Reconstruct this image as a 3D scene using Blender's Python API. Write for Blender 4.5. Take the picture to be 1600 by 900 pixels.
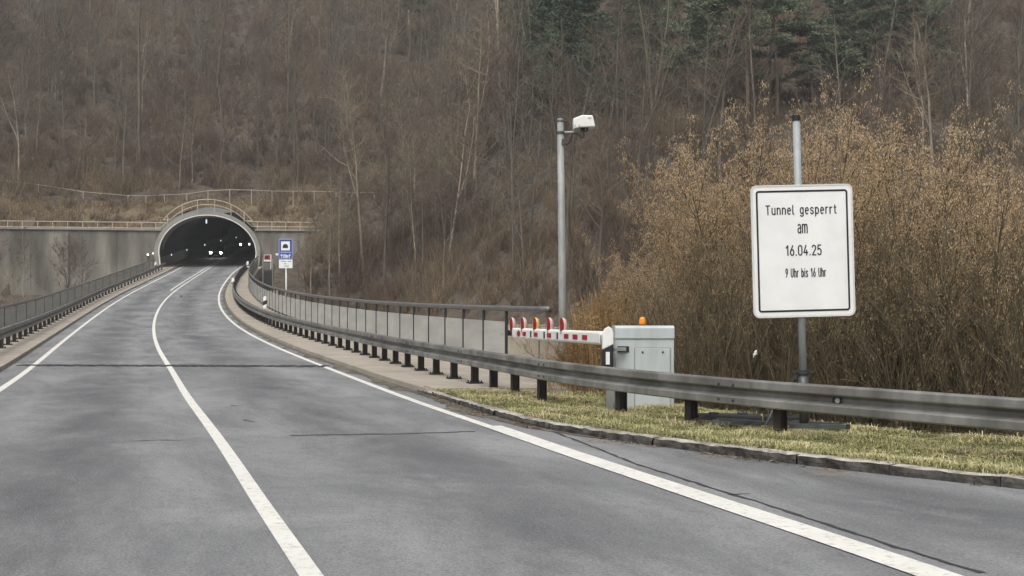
import bpy, bmesh, math, random
import numpy as np
from mathutils import Vector, Matrix
R_ = math.radians
scene = bpy.context.scene
col = scene.collection
for o in list(bpy.data.objects): bpy.data.objects.remove(o)

# ------------------------------------------------------------------ camera, world, sun, exposure
EYE, FPX, HZ = 1.4, 1800.0, 490.0          # eye height, focal length and horizon row of the 1600 px photograph
cd = bpy.data.cameras.new('camera'); cam = bpy.data.objects.new('camera', cd); col.objects.link(cam)
cam.location = (0, 0, EYE); cam.rotation_euler = (R_(90), 0, 0)
cd.sensor_width = 36; cd.lens = 36*FPX/1600; cd.shift_y = (HZ-450)/1600
cd.clip_start = .1; cd.clip_end = 3000
scene.camera = cam
SUN_EL, SUN_AZ = 58, 200                    # azimuth clockwise from +Y
w = bpy.data.worlds.new('World'); scene.world = w; w.use_nodes = True
nt = w.node_tree; nt.nodes.clear()
sk = nt.nodes.new('ShaderNodeTexSky'); sk.sky_type = 'NISHITA'; sk.sun_disc = False
sk.sun_elevation = R_(SUN_EL); sk.sun_rotation = R_(SUN_AZ); sk.dust_density = 6; sk.ozone_density = 1; sk.air_density = 1.2
hs = nt.nodes.new('ShaderNodeHueSaturation'); hs.inputs['Saturation'].default_value = .28
bg = nt.nodes.new('ShaderNodeBackground'); bg.inputs['Strength'].default_value = .10
wo = nt.nodes.new('ShaderNodeOutputWorld')
nt.links.new(sk.outputs[0], hs.inputs['Color']); nt.links.new(hs.outputs[0], bg.inputs['Color']); nt.links.new(bg.outputs[0], wo.inputs['Surface'])
sd = bpy.data.lights.new('sun', 'SUN'); sd.energy = 1.5; sd.angle = R_(40); sd.color = (1, .98, .95)
so = bpy.data.objects.new('sun', sd); col.objects.link(so)
so.rotation_euler = (R_(90-SUN_EL), 0, R_(-SUN_AZ+180))
vs = scene.view_settings
vs.view_transform = 'Standard'; vs.look = 'None'; vs.gamma = 1; vs.use_curve_mapping = False
vs.exposure = 0.66
scene.cycles.use_denoising = True; scene.cycles.denoiser = 'OPENIMAGEDENOISE'; scene.cycles.denoising_prefilter = 'NONE'
scene.cycles.volume_bounces = 0; scene.cycles.max_bounces = 6
HAZE = .0006

# ------------------------------------------------------------------ materials
MATS = {}
def mat(name, c1, c2=None, scale=4, rough=.8, metal=0, bump=0, bscale=None, detail=6, stretch=None, coat=0, contrast=(.35,.65), c3=None, scale3=.5, amt3=.5, uv=False, objvar=0):
    m = bpy.data.materials.new(name); m.use_nodes = True; n = m.node_tree; L = n.links
    b = n.nodes['Principled BSDF']; b.inputs['Roughness'].default_value = rough; b.inputs['Metallic'].default_value = metal
    b.inputs['Base Color'].default_value = (*c1, 1); b.inputs['Coat Weight'].default_value = coat
    if c2 is None: c2 = tuple(x*.88 for x in c1)
    tc = n.nodes.new('ShaderNodeTexCoord'); src = tc.outputs['UV' if uv else 'Object']
    if stretch:
        mp = n.nodes.new('ShaderNodeMapping'); mp.inputs['Scale'].default_value = stretch; L.new(src, mp.inputs['Vector']); src = mp.outputs[0]
    nz = n.nodes.new('ShaderNodeTexNoise'); nz.inputs['Scale'].default_value = scale; nz.inputs['Detail'].default_value = detail; nz.inputs['Roughness'].default_value = .62
    L.new(src, nz.inputs['Vector'])
    mr = n.nodes.new('ShaderNodeMapRange'); mr.inputs[1].default_value = contrast[0]; mr.inputs[2].default_value = contrast[1]; L.new(nz.outputs['Fac'], mr.inputs[0])
    mx = n.nodes.new('ShaderNodeMix'); mx.data_type = 'RGBA'; mx.inputs[6].default_value = (*c1, 1); mx.inputs[7].default_value = (*c2, 1)
    L.new(mr.outputs[0], mx.inputs[0]); out = mx.outputs[2]
    if c3 is not None:
        n3 = n.nodes.new('ShaderNodeTexNoise'); n3.inputs['Scale'].default_value = scale3; n3.inputs['Detail'].default_value = 5; L.new(src, n3.inputs['Vector'])
        r3 = n.nodes.new('ShaderNodeMapRange'); r3.inputs[1].default_value = .45; r3.inputs[2].default_value = .7; r3.inputs[4].default_value = amt3; L.new(n3.outputs['Fac'], r3.inputs[0])
        m3 = n.nodes.new('ShaderNodeMix'); m3.data_type = 'RGBA'; m3.inputs[7].default_value = (*c3, 1); L.new(out, m3.inputs[6]); L.new(r3.outputs[0], m3.inputs[0]); out = m3.outputs[2]
    if objvar:
        oi = n.nodes.new('ShaderNodeObjectInfo'); rr = n.nodes.new('ShaderNodeMapRange'); rr.inputs[3].default_value = 1-objvar; rr.inputs[4].default_value = 1+objvar
        L.new(oi.outputs['Random'], rr.inputs[0])
        h = n.nodes.new('ShaderNodeHueSaturation'); L.new(rr.outputs[0], h.inputs['Value']); L.new(out, h.inputs['Color']); out = h.outputs[0]
    L.new(out, b.inputs['Base Color'])
    if bump:
        bz = n.nodes.new('ShaderNodeTexNoise'); bz.inputs['Scale'].default_value = bscale or scale*4; bz.inputs['Detail'].default_value = 4; L.new(src, bz.inputs['Vector'])
        bp = n.nodes.new('ShaderNodeBump'); bp.inputs['Strength'].default_value = bump; bp.inputs['Distance'].default_value = .02
        L.new(bz.outputs['Fac'], bp.inputs['Height']); L.new(bp.outputs[0], b.inputs['Normal'])
    MATS[name] = m; return m
def emis(name, c, s):
    m = bpy.data.materials.new(name); m.use_nodes = True; b = m.node_tree.nodes['Principled BSDF']
    b.inputs['Base Color'].default_value = (*c, 1); b.inputs['Emission Color'].default_value = (*c, 1); b.inputs['Emission Strength'].default_value = s
    MATS[name] = m; return m
def tintmat(name, stops, rough=.9, fine=0):
    """colour picked per blade / per twig by the 'tint' attribute"""
    m = bpy.data.materials.new(name); m.use_nodes = True; n = m.node_tree; b = n.nodes['Principled BSDF']; b.inputs['Roughness'].default_value = rough
    b.inputs['Specular IOR Level'].default_value = .2
    a = n.nodes.new('ShaderNodeAttribute'); a.attribute_name = 'tint'
    r = n.nodes.new('ShaderNodeValToRGB'); e = r.color_ramp.elements
    for i, (p, c) in enumerate(stops):
        el = e[i] if i < 2 else e.new(p)
        el.position = p; el.color = (*c, 1)
    n.links.new(a.outputs['Fac'], r.inputs[0]); n.links.new(r.outputs[0], b.inputs['Base Color']); MATS[name] = m; return m

mat('concrete', (.30,.285,.25), (.22,.21,.185), 1.5, .9, bump=.3, bscale=25, c3=(.12,.115,.10), scale3=.6, amt3=.6)
mat('concrete_old', (.38,.34,.265), (.23,.205,.165), 2.2, .9, bump=.4, bscale=30, stretch=(1,1,.3), c3=(.46,.42,.34), scale3=2.5, amt3=.6)
mat('portal_concrete', (.29,.27,.225), (.17,.16,.135), .7, .92, bump=.3, bscale=8, stretch=(1,1,.22), c3=(.065,.062,.052), scale3=.5, amt3=.85)
mat('ring_concrete', (.32,.31,.275), (.24,.23,.205), .8, .9, bump=.2, bscale=8)
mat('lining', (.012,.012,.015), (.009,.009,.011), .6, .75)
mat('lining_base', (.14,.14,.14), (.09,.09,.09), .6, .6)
mat('pavement', (.36,.32,.265), (.28,.25,.205), 1.3, .92, bump=.25, bscale=40, c3=(.2,.175,.14), scale3=.8, amt3=.5)
mat('granite', (.48,.445,.40), (.32,.295,.26), 6, .9, bump=.7, bscale=18, c3=(.1,.08,.06), scale3=3, amt3=.5)
mat('granite_face', (.065,.06,.054), (.02,.018,.016), 7, .95, bump=1, bscale=20, contrast=(.42,.58), c3=(.16,.14,.12), scale3=5, amt3=.35)
mat('galvanised', (.27,.27,.255), (.145,.145,.136), 3, .5, .3, bump=.05, bscale=20, stretch=(1,1,.4), c3=(.085,.08,.07), scale3=2, amt3=.8)
mat('post_steel', (.035,.03,.028), (.02,.018,.017), 6, .7, .3, c3=(.06,.045,.035), scale3=4)
mat('tube_steel', (.19,.19,.187), (.13,.13,.128), 3, .4, .3)
mat('panel', (.48,.475,.44), (.38,.375,.345), .9, .6, bump=.06, bscale=5, stretch=(.6,.6,3), c3=(.27,.27,.255), scale3=.7, amt3=.5)
mat('pole_steel', (.34,.35,.335), (.24,.25,.24), 5, .6, .15, stretch=(1,1,.3), c3=(.16,.165,.16), scale3=2, amt3=.6)
mat('sign_pole', (.33,.355,.365), (.26,.285,.295), 3, .6, .15)
mat('railing_paint', (.50,.45,.36), (.40,.36,.29), 3, .6)
mat('fence_wire', (.22,.20,.19), (.16,.15,.14), 3, .7)
mat('white_paint', (.80,.80,.77), (.74,.74,.71), 3, .5, c3=(.6,.59,.55), scale3=2, amt3=.35)
mat('sign_white', (.82,.825,.815), (.785,.79,.78), 3, .45, c3=(.68,.68,.665), scale3=2.6, amt3=.5)
mat('sign_rim', (.68,.67,.64), (.6,.59,.56), 4, .5)
mat('black_paint', (.012,.012,.016), None, 3, .5)
mat('sign_blue', (.012,.045,.22), None, 3, .5)
mat('sign_paleblue', (.22,.30,.62), None, 3, .5)
mat('red_paint', (.40,.012,.03), (.28,.01,.02), 12, .45)
mat('red_lens', (.30,.012,.018), (.2,.008,.012), 12, .25)
mat('hood_pink', (.68,.52,.47), (.6,.42,.38), 8, .5)
mat('hood_yellow', (.72,.52,.20), (.6,.42,.14), 8, .5)
mat('cabinet_grey', (.47,.515,.52), (.43,.475,.48), 2, .5, stretch=(1.6,1.6,.35), c3=(.27,.28,.265), scale3=2.2, amt3=.5)
mat('cabinet_seam', (.17,.185,.185), None, 2, .6)
mat('dark_steel', (.05,.055,.055), (.035,.038,.038), 4, .6, .2)
mat('orange_glass', (.85,.28,.015), (.7,.2,.01), 8, .2)
mat('rubber', (.018,.018,.02), (.03,.03,.032), 8, .85, bump=.3)
mat('frame_steel', (.11,.125,.125), (.07,.08,.08), 5, .5, .4)
mat('car_paint', (.03,.032,.038), None, 3, .25, coat=.5)
mat('car_glass', (.01,.011,.013), None, 3, .08)
mat('tyre', (.015,.015,.015), None, 3, .9)
mat('tissue', (.8,.8,.78), None, 8, .9)
mat('bark', (.16,.135,.10), (.085,.07,.052), 2.5, .95, bump=.6, bscale=10, stretch=(1,1,.25), c3=(.20,.185,.15), scale3=1.2, amt3=.6, objvar=.35)
mat('bark_pale', (.38,.33,.25), (.22,.185,.135), 2.5, .95, bump=.5, bscale=10, stretch=(1,1,.25), objvar=.25)
mat('bark_pine', (.20,.15,.105), (.13,.10,.075), 2.5, .95, bump=.6, bscale=8, stretch=(1,1,.3), objvar=.15)
mat('twigs', (.18,.14,.098), (.11,.085,.06), .5, .95, objvar=.35)
mat('twigs_pale', (.26,.21,.14), (.18,.145,.1), .5, .95, objvar=.3)
mat('twigs_purple', (.17,.115,.092), (.12,.085,.07), .5, .95, objvar=.3)
mat('needles_dark', (.085,.128,.070), (.045,.075,.045), .8, .8, objvar=.15)
mat('needles_pine', (.20,.235,.135), (.095,.125,.075), .9, .8, objvar=.2)
emis('lamp_white', (1,1,.96), 3); emis('lamp_small', (.8,.95,.9), .7); emis('headlight', (1,.99,.95), 25)

# asphalt: mottled wear, tyre-polished bands, dirt close to the kerbs
def asphalt(name, dark, light):
    m = bpy.data.materials.new(name); m.use_nodes = True; n = m.node_tree; L = n.links; b = n.nodes['Principled BSDF']
    tc = n.nodes.new('ShaderNodeTexCoord')
    def noise(scale, stretch, lo, hi, detail=6, rgh=.6, dist=0):
        mp = n.nodes.new('ShaderNodeMapping'); mp.inputs['Scale'].default_value = stretch; L.new(tc.outputs['UV'], mp.inputs['Vector'])
        z = n.nodes.new('ShaderNodeTexNoise'); z.inputs['Scale'].default_value = scale; z.inputs['Detail'].default_value = detail; z.inputs['Roughness'].default_value = rgh; z.inputs['Distortion'].default_value = dist
        L.new(mp.outputs[0], z.inputs['Vector'])
        r = n.nodes.new('ShaderNodeMapRange'); r.inputs[1].default_value = lo; r.inputs[2].default_value = hi; L.new(z.outputs['Fac'], r.inputs[0]); return r.outputs[0]
    def mix(a, bcol, f, k=1.0):
        x = n.nodes.new('ShaderNodeMix'); x.data_type = 'RGBA'
        if k != 1:
            mm = n.nodes.new('ShaderNodeMath'); mm.operation = 'MULTIPLY'; mm.inputs[1].default_value = k; L.new(f, mm.inputs[0]); f = mm.outputs[0]
        L.new(f, x.inputs[0])
        if isinstance(a, tuple): x.inputs[6].default_value = (*a, 1)
        else: L.new(a, x.inputs[6])
        x.inputs[7].default_value = (*bcol, 1); return x.outputs[2]
    c = mix(light, dark, noise(.5, (1.3,.6,1), .36, .64, 8, .68, .6))
    sp = n.nodes.new('ShaderNodeSeparateXYZ'); L.new(tc.outputs['UV'], sp.inputs[0])
    cs = n.nodes.new('ShaderNodeMath'); cs.operation = 'MULTIPLY'; cs.inputs[1].default_value = 2*math.pi/3.25; L.new(sp.outputs[0], cs.inputs[0])
    c2 = n.nodes.new('ShaderNodeMath'); c2.operation = 'COSINE'; L.new(cs.outputs[0], c2.inputs[0])
    c4 = n.nodes.new('ShaderNodeMapRange'); c4.inputs[1].default_value = .2; c4.inputs[2].default_value = -1; L.new(c2.outputs[0], c4.inputs[0])
    c5 = n.nodes.new('ShaderNodeMath'); c5.operation = 'MULTIPLY'; L.new(c4.outputs[0], c5.inputs[0]); L.new(noise(.45, (1.2,.6,1), .34, .6, 8, .7, .5), c5.inputs[1])
    c = mix(c, tuple(x*.62 for x in dark), c5.outputs[0], .95)
    c = mix(c, tuple(x*.62 for x in dark), noise(.9, (1.6,.22,1), .52, .72, 6, .6, .4), .55)     # darker bands running with the traffic
    c = mix(c, tuple(x*1.12 for x in light), noise(.7, (1,.8,1), .6, .8, 6), .7)
    c = mix(c, tuple(x*.45 for x in dark), noise(2.2, (1,1.2,1), .66, .78, 8, .7), .6)
    c = mix(c, tuple(x*.6 for x in dark), noise(9, (1,.7,1), .5, .74, 6, .75), .5)
    c = mix(c, tuple(x*.35 for x in dark), noise(42, (1,1,1), .44, .66, 3, .7), .5)              # aggregate
    c = mix(c, tuple(min(1,x*1.7) for x in light), noise(70, (1,1,1), .57, .70, 2, .7), .5)
    L.new(c, b.inputs['Base Color']); b.inputs['Roughness'].default_value = .75; b.inputs['Specular IOR Level'].default_value = .35
    bz = n.nodes.new('ShaderNodeTexNoise'); bz.inputs['Scale'].default_value = 120; bz.inputs['Detail'].default_value = 3; L.new(tc.outputs['UV'], bz.inputs['Vector'])
    bp = n.nodes.new('ShaderNodeBump'); bp.inputs['Strength'].default_value = .5; bp.inputs['Distance'].default_value = .006; L.new(bz.outputs['Fac'], bp.inputs['Height']); L.new(bp.outputs[0], b.inputs['Normal'])
    MATS[name] = m
asphalt('asphalt', (.145,.149,.154), (.272,.275,.276))
# worn road paint
def paint():
    m = bpy.data.materials.new('road_paint'); m.use_nodes = True; n = m.node_tree; L = n.links; b = n.nodes['Principled BSDF']
    tc = n.nodes.new('ShaderNodeTexCoord')
    z = n.nodes.new('ShaderNodeTexNoise'); z.inputs['Scale'].default_value = 14; z.inputs['Detail'].default_value = 8; z.inputs['Roughness'].default_value = .75; L.new(tc.outputs['Object'], z.inputs['Vector'])
    r = n.nodes.new('ShaderNodeMapRange'); r.inputs[1].default_value = .53; r.inputs[2].default_value = .70; L.new(z.outputs['Fac'], r.inputs[0])
    z2 = n.nodes.new('ShaderNodeTexNoise'); z2.inputs['Scale'].default_value = 3; z2.inputs['Detail'].default_value = 6; L.new(tc.outputs['Object'], z2.inputs['Vector'])
    a = n.nodes.new('ShaderNodeMix'); a.data_type = 'RGBA'; a.inputs[6].default_value = (.74,.73,.69,1); a.inputs[7].default_value = (.55,.535,.48,1); L.new(z2.outputs['Fac'], a.inputs[0])
    c = n.nodes.new('ShaderNodeMix'); c.data_type = 'RGBA'; c.inputs[7].default_value = (.3,.29,.27,1); L.new(a.outputs[2], c.inputs[6]); L.new(r.outputs[0], c.inputs[0])
    L.new(c.outputs[2], b.inputs['Base Color']); b.inputs['Roughness'].default_value = .7
    bp = n.nodes.new('ShaderNodeBump'); bp.inputs['Strength'].default_value = .6; bp.inputs['Distance'].default_value = .01; L.new(z.outputs['Fac'], bp.inputs['Height']); L.new(bp.outputs[0], b.inputs['Normal'])
    MATS['road_paint'] = m
paint()
# leaf litter on the hillside
def litter():
    m = mat('hill_ground', (.10,.079,.056), (.04,.032,.025), 1.6, .98, bump=1, bscale=3, detail=14, contrast=(.38,.6), c3=(.12,.092,.06), scale3=.25, amt3=.4)
litter()
mat('bank_ground', (.17,.125,.08), (.10,.075,.05), .8, .98, bump=1, bscale=4, detail=10, c3=(.14,.12,.06), scale3=.3, amt3=.6)
mat('verge_soil', (.15,.13,.07), (.10,.085,.05), 4, .98, bump=1, bscale=30, c3=(.11,.12,.045), scale3=1.5, amt3=.8)
mat('dirt', (.10,.085,.065), (.055,.048,.038), 9, .98, bump=1, bscale=40, c3=(.2,.175,.14), scale3=4, amt3=.8)
mat('crack_tar', (.022,.022,.024), (.04,.04,.04), 5, .6)

# ------------------------------------------------------------------ mesh helpers
def link(name, me, m, parent=None, loc=(0,0,0)):
    o = bpy.data.objects.new(name, me); col.objects.link(o)
    if m is not None and not me.materials: me.materials.append(MATS[m])
    if parent is not None: o.parent = parent
    o.location = loc
    return o
def mesh_np(name, V, Fc, smooth=False, tint=None):
    """V (n,3), Fc (k,m) array of equal-sized faces"""
    me = bpy.data.meshes.new(name); V = np.asarray(V, dtype=np.float32); Fc = np.asarray(Fc, dtype=np.int32)
    k, m = Fc.shape
    me.vertices.add(len(V)); me.vertices.foreach_set('co', V.ravel())
    me.loops.add(k*m); me.loops.foreach_set('vertex_index', Fc.ravel())
    me.polygons.add(k); me.polygons.foreach_set('loop_start', np.arange(0, k*m, m, dtype=np.int32)); me.polygons.foreach_set('loop_total', np.full(k, m, dtype=np.int32))
    if smooth: me.polygons.foreach_set('use_smooth', np.ones(k, dtype=bool))
    if tint is not None:
        a = me.attributes.new('tint', 'FLOAT', 'POINT'); a.data.foreach_set('value', np.asarray(tint, dtype=np.float32))
    me.update(calc_edges=True); return me
class MB:
    def __init__(s): s.v = []; s.f = []
    def add(s, V, F):
        b = len(s.v); s.v += [tuple(map(float, p)) for p in V]; s.f += [tuple(i+b for i in f) for f in F]; return s
    def box(s, c, sz, rot=None):
        c = Vector(c); M = rot or Matrix.Identity(3)
        V = [c + M @ Vector((x*sz[0]/2, y*sz[1]/2, z*sz[2]/2)) for x in (-1,1) for y in (-1,1) for z in (-1,1)]
        return s.add(V, [(0,1,3,2),(4,6,7,5),(0,4,5,1),(2,3,7,6),(0,2,6,4),(1,5,7,3)])
    def bar(s, a, b, wd, ht, up=(0,0,1)):
        a = Vector(a); b = Vector(b); d = (b-a); L = d.length; d.normalize(); u = Vector(up)
        r = d.cross(u)
        if r.length < 1e-4: r = d.cross(Vector((1,0,0)))
        r.normalize(); u = r.cross(d)
        return s.box((a+b)/2, (L, wd, ht), Matrix((d, r, u)).transposed())
    def tube(s, pts, r, n=8, caps=True, flat=None):
        P = [Vector(p) for p in pts]; k = len(P); rr = r if hasattr(r, '__len__') else [r]*k
        V = []; prev = None
        for i in range(k):
            t = (P[min(i+1,k-1)]-P[max(i-1,0)]).normalized()
            if prev is None:
                a = Vector((0,0,1)) if abs(t.z) < .9 else Vector((1,0,0)); u = t.cross(a).normalized()
            else:
                u = prev - t*prev.dot(t); u.normalize()
            prev = u; q = t.cross(u)
            for j in range(n):
                an = 2*math.pi*j/n; V.append(P[i] + (u*math.cos(an)+q*math.sin(an))*rr[i])
        F = [(i*n+j, i*n+(j+1)%n, (i+1)*n+(j+1)%n, (i+1)*n+j) for i in range(k-1) for j in range(n)]
        if caps: F += [tuple(range(n))[::-1], tuple((k-1)*n+j for j in range(n))]
        return s.add(V, F)
    def prism(s, poly, o, ux, uy, dz):
        """polygon in the plane (ux, uy) at o, extruded along dz"""
        o, ux, uy, dz = map(Vector, (o, ux, uy, dz)); n = len(poly)
        A = [o+ux*x+uy*y for x, y in poly]; B = [p+dz for p in A]
        return s.add(A+B, [tuple(range(n))[::-1], tuple(range(n, 2*n))]+[(i, (i+1)%n, n+(i+1)%n, n+i) for i in range(n)])
    def lathe(s, prof, c, axis=(0,0,1), n=20):
        ax = Vector(axis).normalized(); a = Vector((0,0,1)) if abs(ax.z) < .9 else Vector((1,0,0)); u = ax.cross(a).normalized(); q = ax.cross(u); c = Vector(c)
        V = [c+ax*z+(u*math.cos(2*math.pi*j/n)+q*math.sin(2*math.pi*j/n))*r for r, z in prof for j in range(n)]
        k = len(prof)
        F = [(i*n+j, i*n+(j+1)%n, (i+1)*n+(j+1)%n, (i+1)*n+j) for i in range(k-1) for j in range(n)]
        F += [tuple(range(n))[::-1], tuple((k-1)*n+j for j in range(n))]
        return s.add(V, F)
    def sweep(s, prof, pts, closed=True, caps=True):
        """profile (t to the right of travel, z) along a 3D path"""
        P = np.asarray(pts, float); k = len(P); m = len(prof); V = []
        T = np.gradient(P[:,:2], axis=0); T /= np.linalg.norm(T, axis=1)[:,None]
        for i in range(k):
            for t, z in prof: V.append((P[i,0]+T[i,1]*t, P[i,1]-T[i,0]*t, P[i,2]+z))
        mm = m if closed else m-1
        F = [(i*m+j, i*m+(j+1)%m, (i+1)*m+(j+1)%m, (i+1)*m+j) for i in range(k-1) for j in range(mm)]
        if closed and caps: F += [tuple(range(m))[::-1], tuple((k-1)*m+j for j in range(m))]
        return s.add(V, F)
    def build(s, name, m, parent=None, smooth=False, loc=None, bevel=0, world=True):
        """vertices are in world space; they are shifted to the parent's (or own) base"""
        base = Vector(parent['_b']) if parent is not None and world else (Vector(loc) if loc is not None else Vector((0,0,0)))
        me = bpy.data.meshes.new(name); me.from_pydata([tuple(Vector(p)-base) for p in s.v], [], s.f)
        bm = bmesh.new(); bm.from_mesh(me); bmesh.ops.recalc_face_normals(bm, faces=bm.faces); bm.to_mesh(me); bm.free()
        if smooth:
            for p in me.polygons: p.use_smooth = True
        own = parent['_own'] if parent is not None and '_own' in parent else None
        o = link(name, me, m, parent, (Vector(base)-Vector(parent['_b'])) if parent is not None else base)
        if parent is not None: o.location = (0,0,0); o['_b'] = parent['_b']
        else: o['_b'] = tuple(base)
        if bevel:
            md = o.modifiers.new('bevel', 'BEVEL'); md.width = bevel; md.segments = 2; md.limit_method = 'ANGLE'; md.angle_limit = R_(40)
        return o
def tag(o, label=None, cat=None, group=None, kind=None):
    if label: o['label'] = label
    if cat: o['category'] = cat
    if group: o['group'] = group
    if kind: o['kind'] = kind
    return o
def thing(name, label, cat, loc, group=None):
    o = bpy.data.objects.new(name, None); col.objects.link(o); o.location = loc; o['_b'] = tuple(loc); o.empty_display_size = .2
    return tag(o, label, cat, group)

# ------------------------------------------------------------------ the road's course
YS = np.linspace(-20, 330, 7001)
def zroad(y):
    y = np.asarray(y, float); d = np.maximum(0, y-11.5)
    return np.where(y < 124, 5e-4*d*d, 5e-4*112.5**2+.1*(y-124))
ZS = zroad(YS)
def at(u, v, zo=0):
    """the point of the road surface (raised by zo) that a surveyed sight line meets"""
    m = YS > 3; ray = EYE-(v-HZ)/FPX*YS[m]; k = int(np.argmax(ray <= ZS[m]+zo)); y = YS[m][k]
    return ((u-800)/FPX*y, y, float(zroad(y))+zo)
def pix(u, v, y):
    return Vector(((u-800)/FPX*y, y, EYE-(v-HZ)/FPX*y))
TG = np.linspace(math.log(2.5), math.log(330), 1200); YG = np.exp(TG)
def smooth_curve(P, s=.1, far=4):
    Q = np.array(sorted(P, key=lambda p: p[1]))
    X = np.interp(TG, np.log(Q[:,1]), Q[:,0])
    a = (Q[1,0]-Q[0,0])/(Q[1,1]-Q[0,1]); m = YG < Q[0,1]; X[m] = Q[0,0]+a*(YG[m]-Q[0,1])
    a = (Q[-1,0]-Q[-far,0])/(Q[-1,1]-Q[-far,1]); m = YG > Q[-1,1]; X[m] = Q[-1,0]+a*(YG[m]-Q[-1,1])
    dt = TG[1]-TG[0]; n = int(3*s/dt); k = np.exp(-.5*(np.arange(-n, n+1)*dt/s)**2); k /= k.sum()
    Xp = np.concatenate([2*X[0]-X[1:n+1][::-1], X, 2*X[-1]-X[-n-1:-1][::-1]])
    return np.convolve(Xp, k, 'valid')
CP = [(489,895),(440,821),(420,798),(390,747),(358.5,695.6),(322.7,644.5),(287.4,593.4),(271,567.8),(258.7,556.4),(253,542),(247.6,524.4),(245.9,506.7),(250,489),(257.8,471),(273.8,453.3),(285,444.4),(299.6,435.6),(315.6,426.7),(332.4,417.8)]
RP = [(370.7,420.4),(356.4,435.6),(349,444.4),(344.4,453.3),(342.8,462.2),(343.1,471.1),(346.1,480),(351.1,488.9),(359.1,497.8),(369.2,506.7),(381.9,515.6),(397.3,524.4),(414.8,533.3),(434.7,542.2),(480,560.7),(530,580.5),(580,600),(630,619.5),(680,638),(730,654),(767.5,666),(817,684),(1000,746.7),(1133,792.8),(1266.7,837.3),(1397,880.8)]
XC = smooth_curve([at(*p) for p in CP], .15); XR = smooth_curve([at(*p) for p in RP])
bl = np.clip((YG-112)/14, 0, 1); XR = XR*(1-bl)+(XC+3.3)*bl
def XofY(X, y):
    y = np.asarray(y, float)
    r = np.interp(y, YG, X); a = (X[60]-X[0])/(YG[60]-YG[0]); return np.where(y < YG[0], X[0]+a*(y-YG[0]), r)
def offset_curve(X, D):
    """a curve D(Y) metres to the right of the curve X(Y)"""
    tx = np.gradient(X, YG); q = np.sqrt(1+tx*tx); px = X+D/q; py = YG-D*tx/q
    o = np.argsort(py); return np.interp(YG, py[o], px[o])
def off(X, ys, ds): return offset_curve(X, np.interp(YG, ys, ds))
# kerb on the right: parallel on the bridge, flaring away into the lay-by near the camera
KN = [(-1.28,19.13),(-.66,16.97),(-.17,15.29),(.24,14.2),(.62,13.4),(1.0,12.86),(1.39,12.4),(2.05,11.45),(2.70,10.6),(3.35,9.9),(4.1,9.15),(5.6,7.9)]
XK0 = offset_curve(XR, .46)
XK = smooth_curve(KN+[(float(XofY(XK0, y)), y) for y in list(range(21, 130, 4))], .05)
RN = [(3.75,11.75),(2.91,12.86),(2.12,13.98),(1.43,15.1),(.50,17.1),(.0,18.94),(-.70,20.7)]
XG0 = off(XR, [20,24,34,40,50,68,124], [1.5,1.5,1.58,1.5,1.3,1.1,1.0])
XG = smooth_curve(RN+[(float(XofY(XG0, y)), y) for y in list(range(23, 130, 4))], .07)     # guardrail
XH = off(XR, [22,30,45,65,95,130], [3.4,3.35,3.2,2.7,2.2,2.15])                              # bridge railing
XLL = offset_curve(XC, -3.1); XLK = offset_curve(XC, -3.65); XLG = offset_curve(XC, -4.45); XLH = offset_curve(XC, -5.45)
def path(X, y0, y1, step=.5, zo=0.):
    ys = np.linspace(y0, y1, int((y1-y0)/.05)+2); x = XofY(X, ys); s = np.concatenate([[0], np.cumsum(np.hypot(np.diff(x), np.diff(ys)))])
    q = np.arange(0, s[-1], step); yy = np.interp(q, s, ys)
    return np.c_[XofY(X, yy), yy, zroad(yy)+zo]
def vstep(y): return np.where(y < 30, 1, 1)

# ------------------------------------------------------------------ tunnel frame
PY = 124.0; PX = float(XofY(XC, PY))-.15; PZ = float(zroad(PY))
ax_ = Vector((-.150, 1, 0)).normalized(); rt_ = Vector((ax_.y, -ax_.x, 0))
def tl(x, y, z): return Vector((PX, PY, 0))+rt_*x+ax_*y+Vector((0,0,z))
SPR = PZ+1.55; EA, EB = 5.05, 4.05          # springing height, half width and rise of the arch

# ------------------------------------------------------------------ terrain
def fbm(x, y, sc, seed):
    r = np.random.default_rng(seed); z = 0*x; a = 1
    for i in range(4):
        th = r.uniform(0, 6.28, 3); ph = r.uniform(0, 6.28, 3)
        for t, p in zip(th, ph): z = z+a*np.sin((x*math.cos(t)+y*math.sin(t))*2*math.pi/sc+p)/3
        sc *= .5; a *= .5
    return z
def sstep(a, b, x):
    t = np.clip((x-a)/(b-a), 0, 1); return t*t*(3-2*t)
def hill(x, y):
    yb = 107.3-26*sstep(-16, 8, x)-6*sstep(30, 80, x)-8*sstep(-45, -90, x)
    h = .6*(y-yb)+1.3*fbm(x, y, 37, 1)*sstep(0, 25, y-yb)+.35*fbm(x, y, 9, 2)
    fl = -11+.4*fbm(x, y, 15, 5)
    k = 1.5; return np.logaddexp(h/k, fl/k)*k
def edge_right(y): return XofY(XG, y)+np.interp(y, [0,12,14,19,24], [1.6,1.4,1.3,1.6,2.0])
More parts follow.
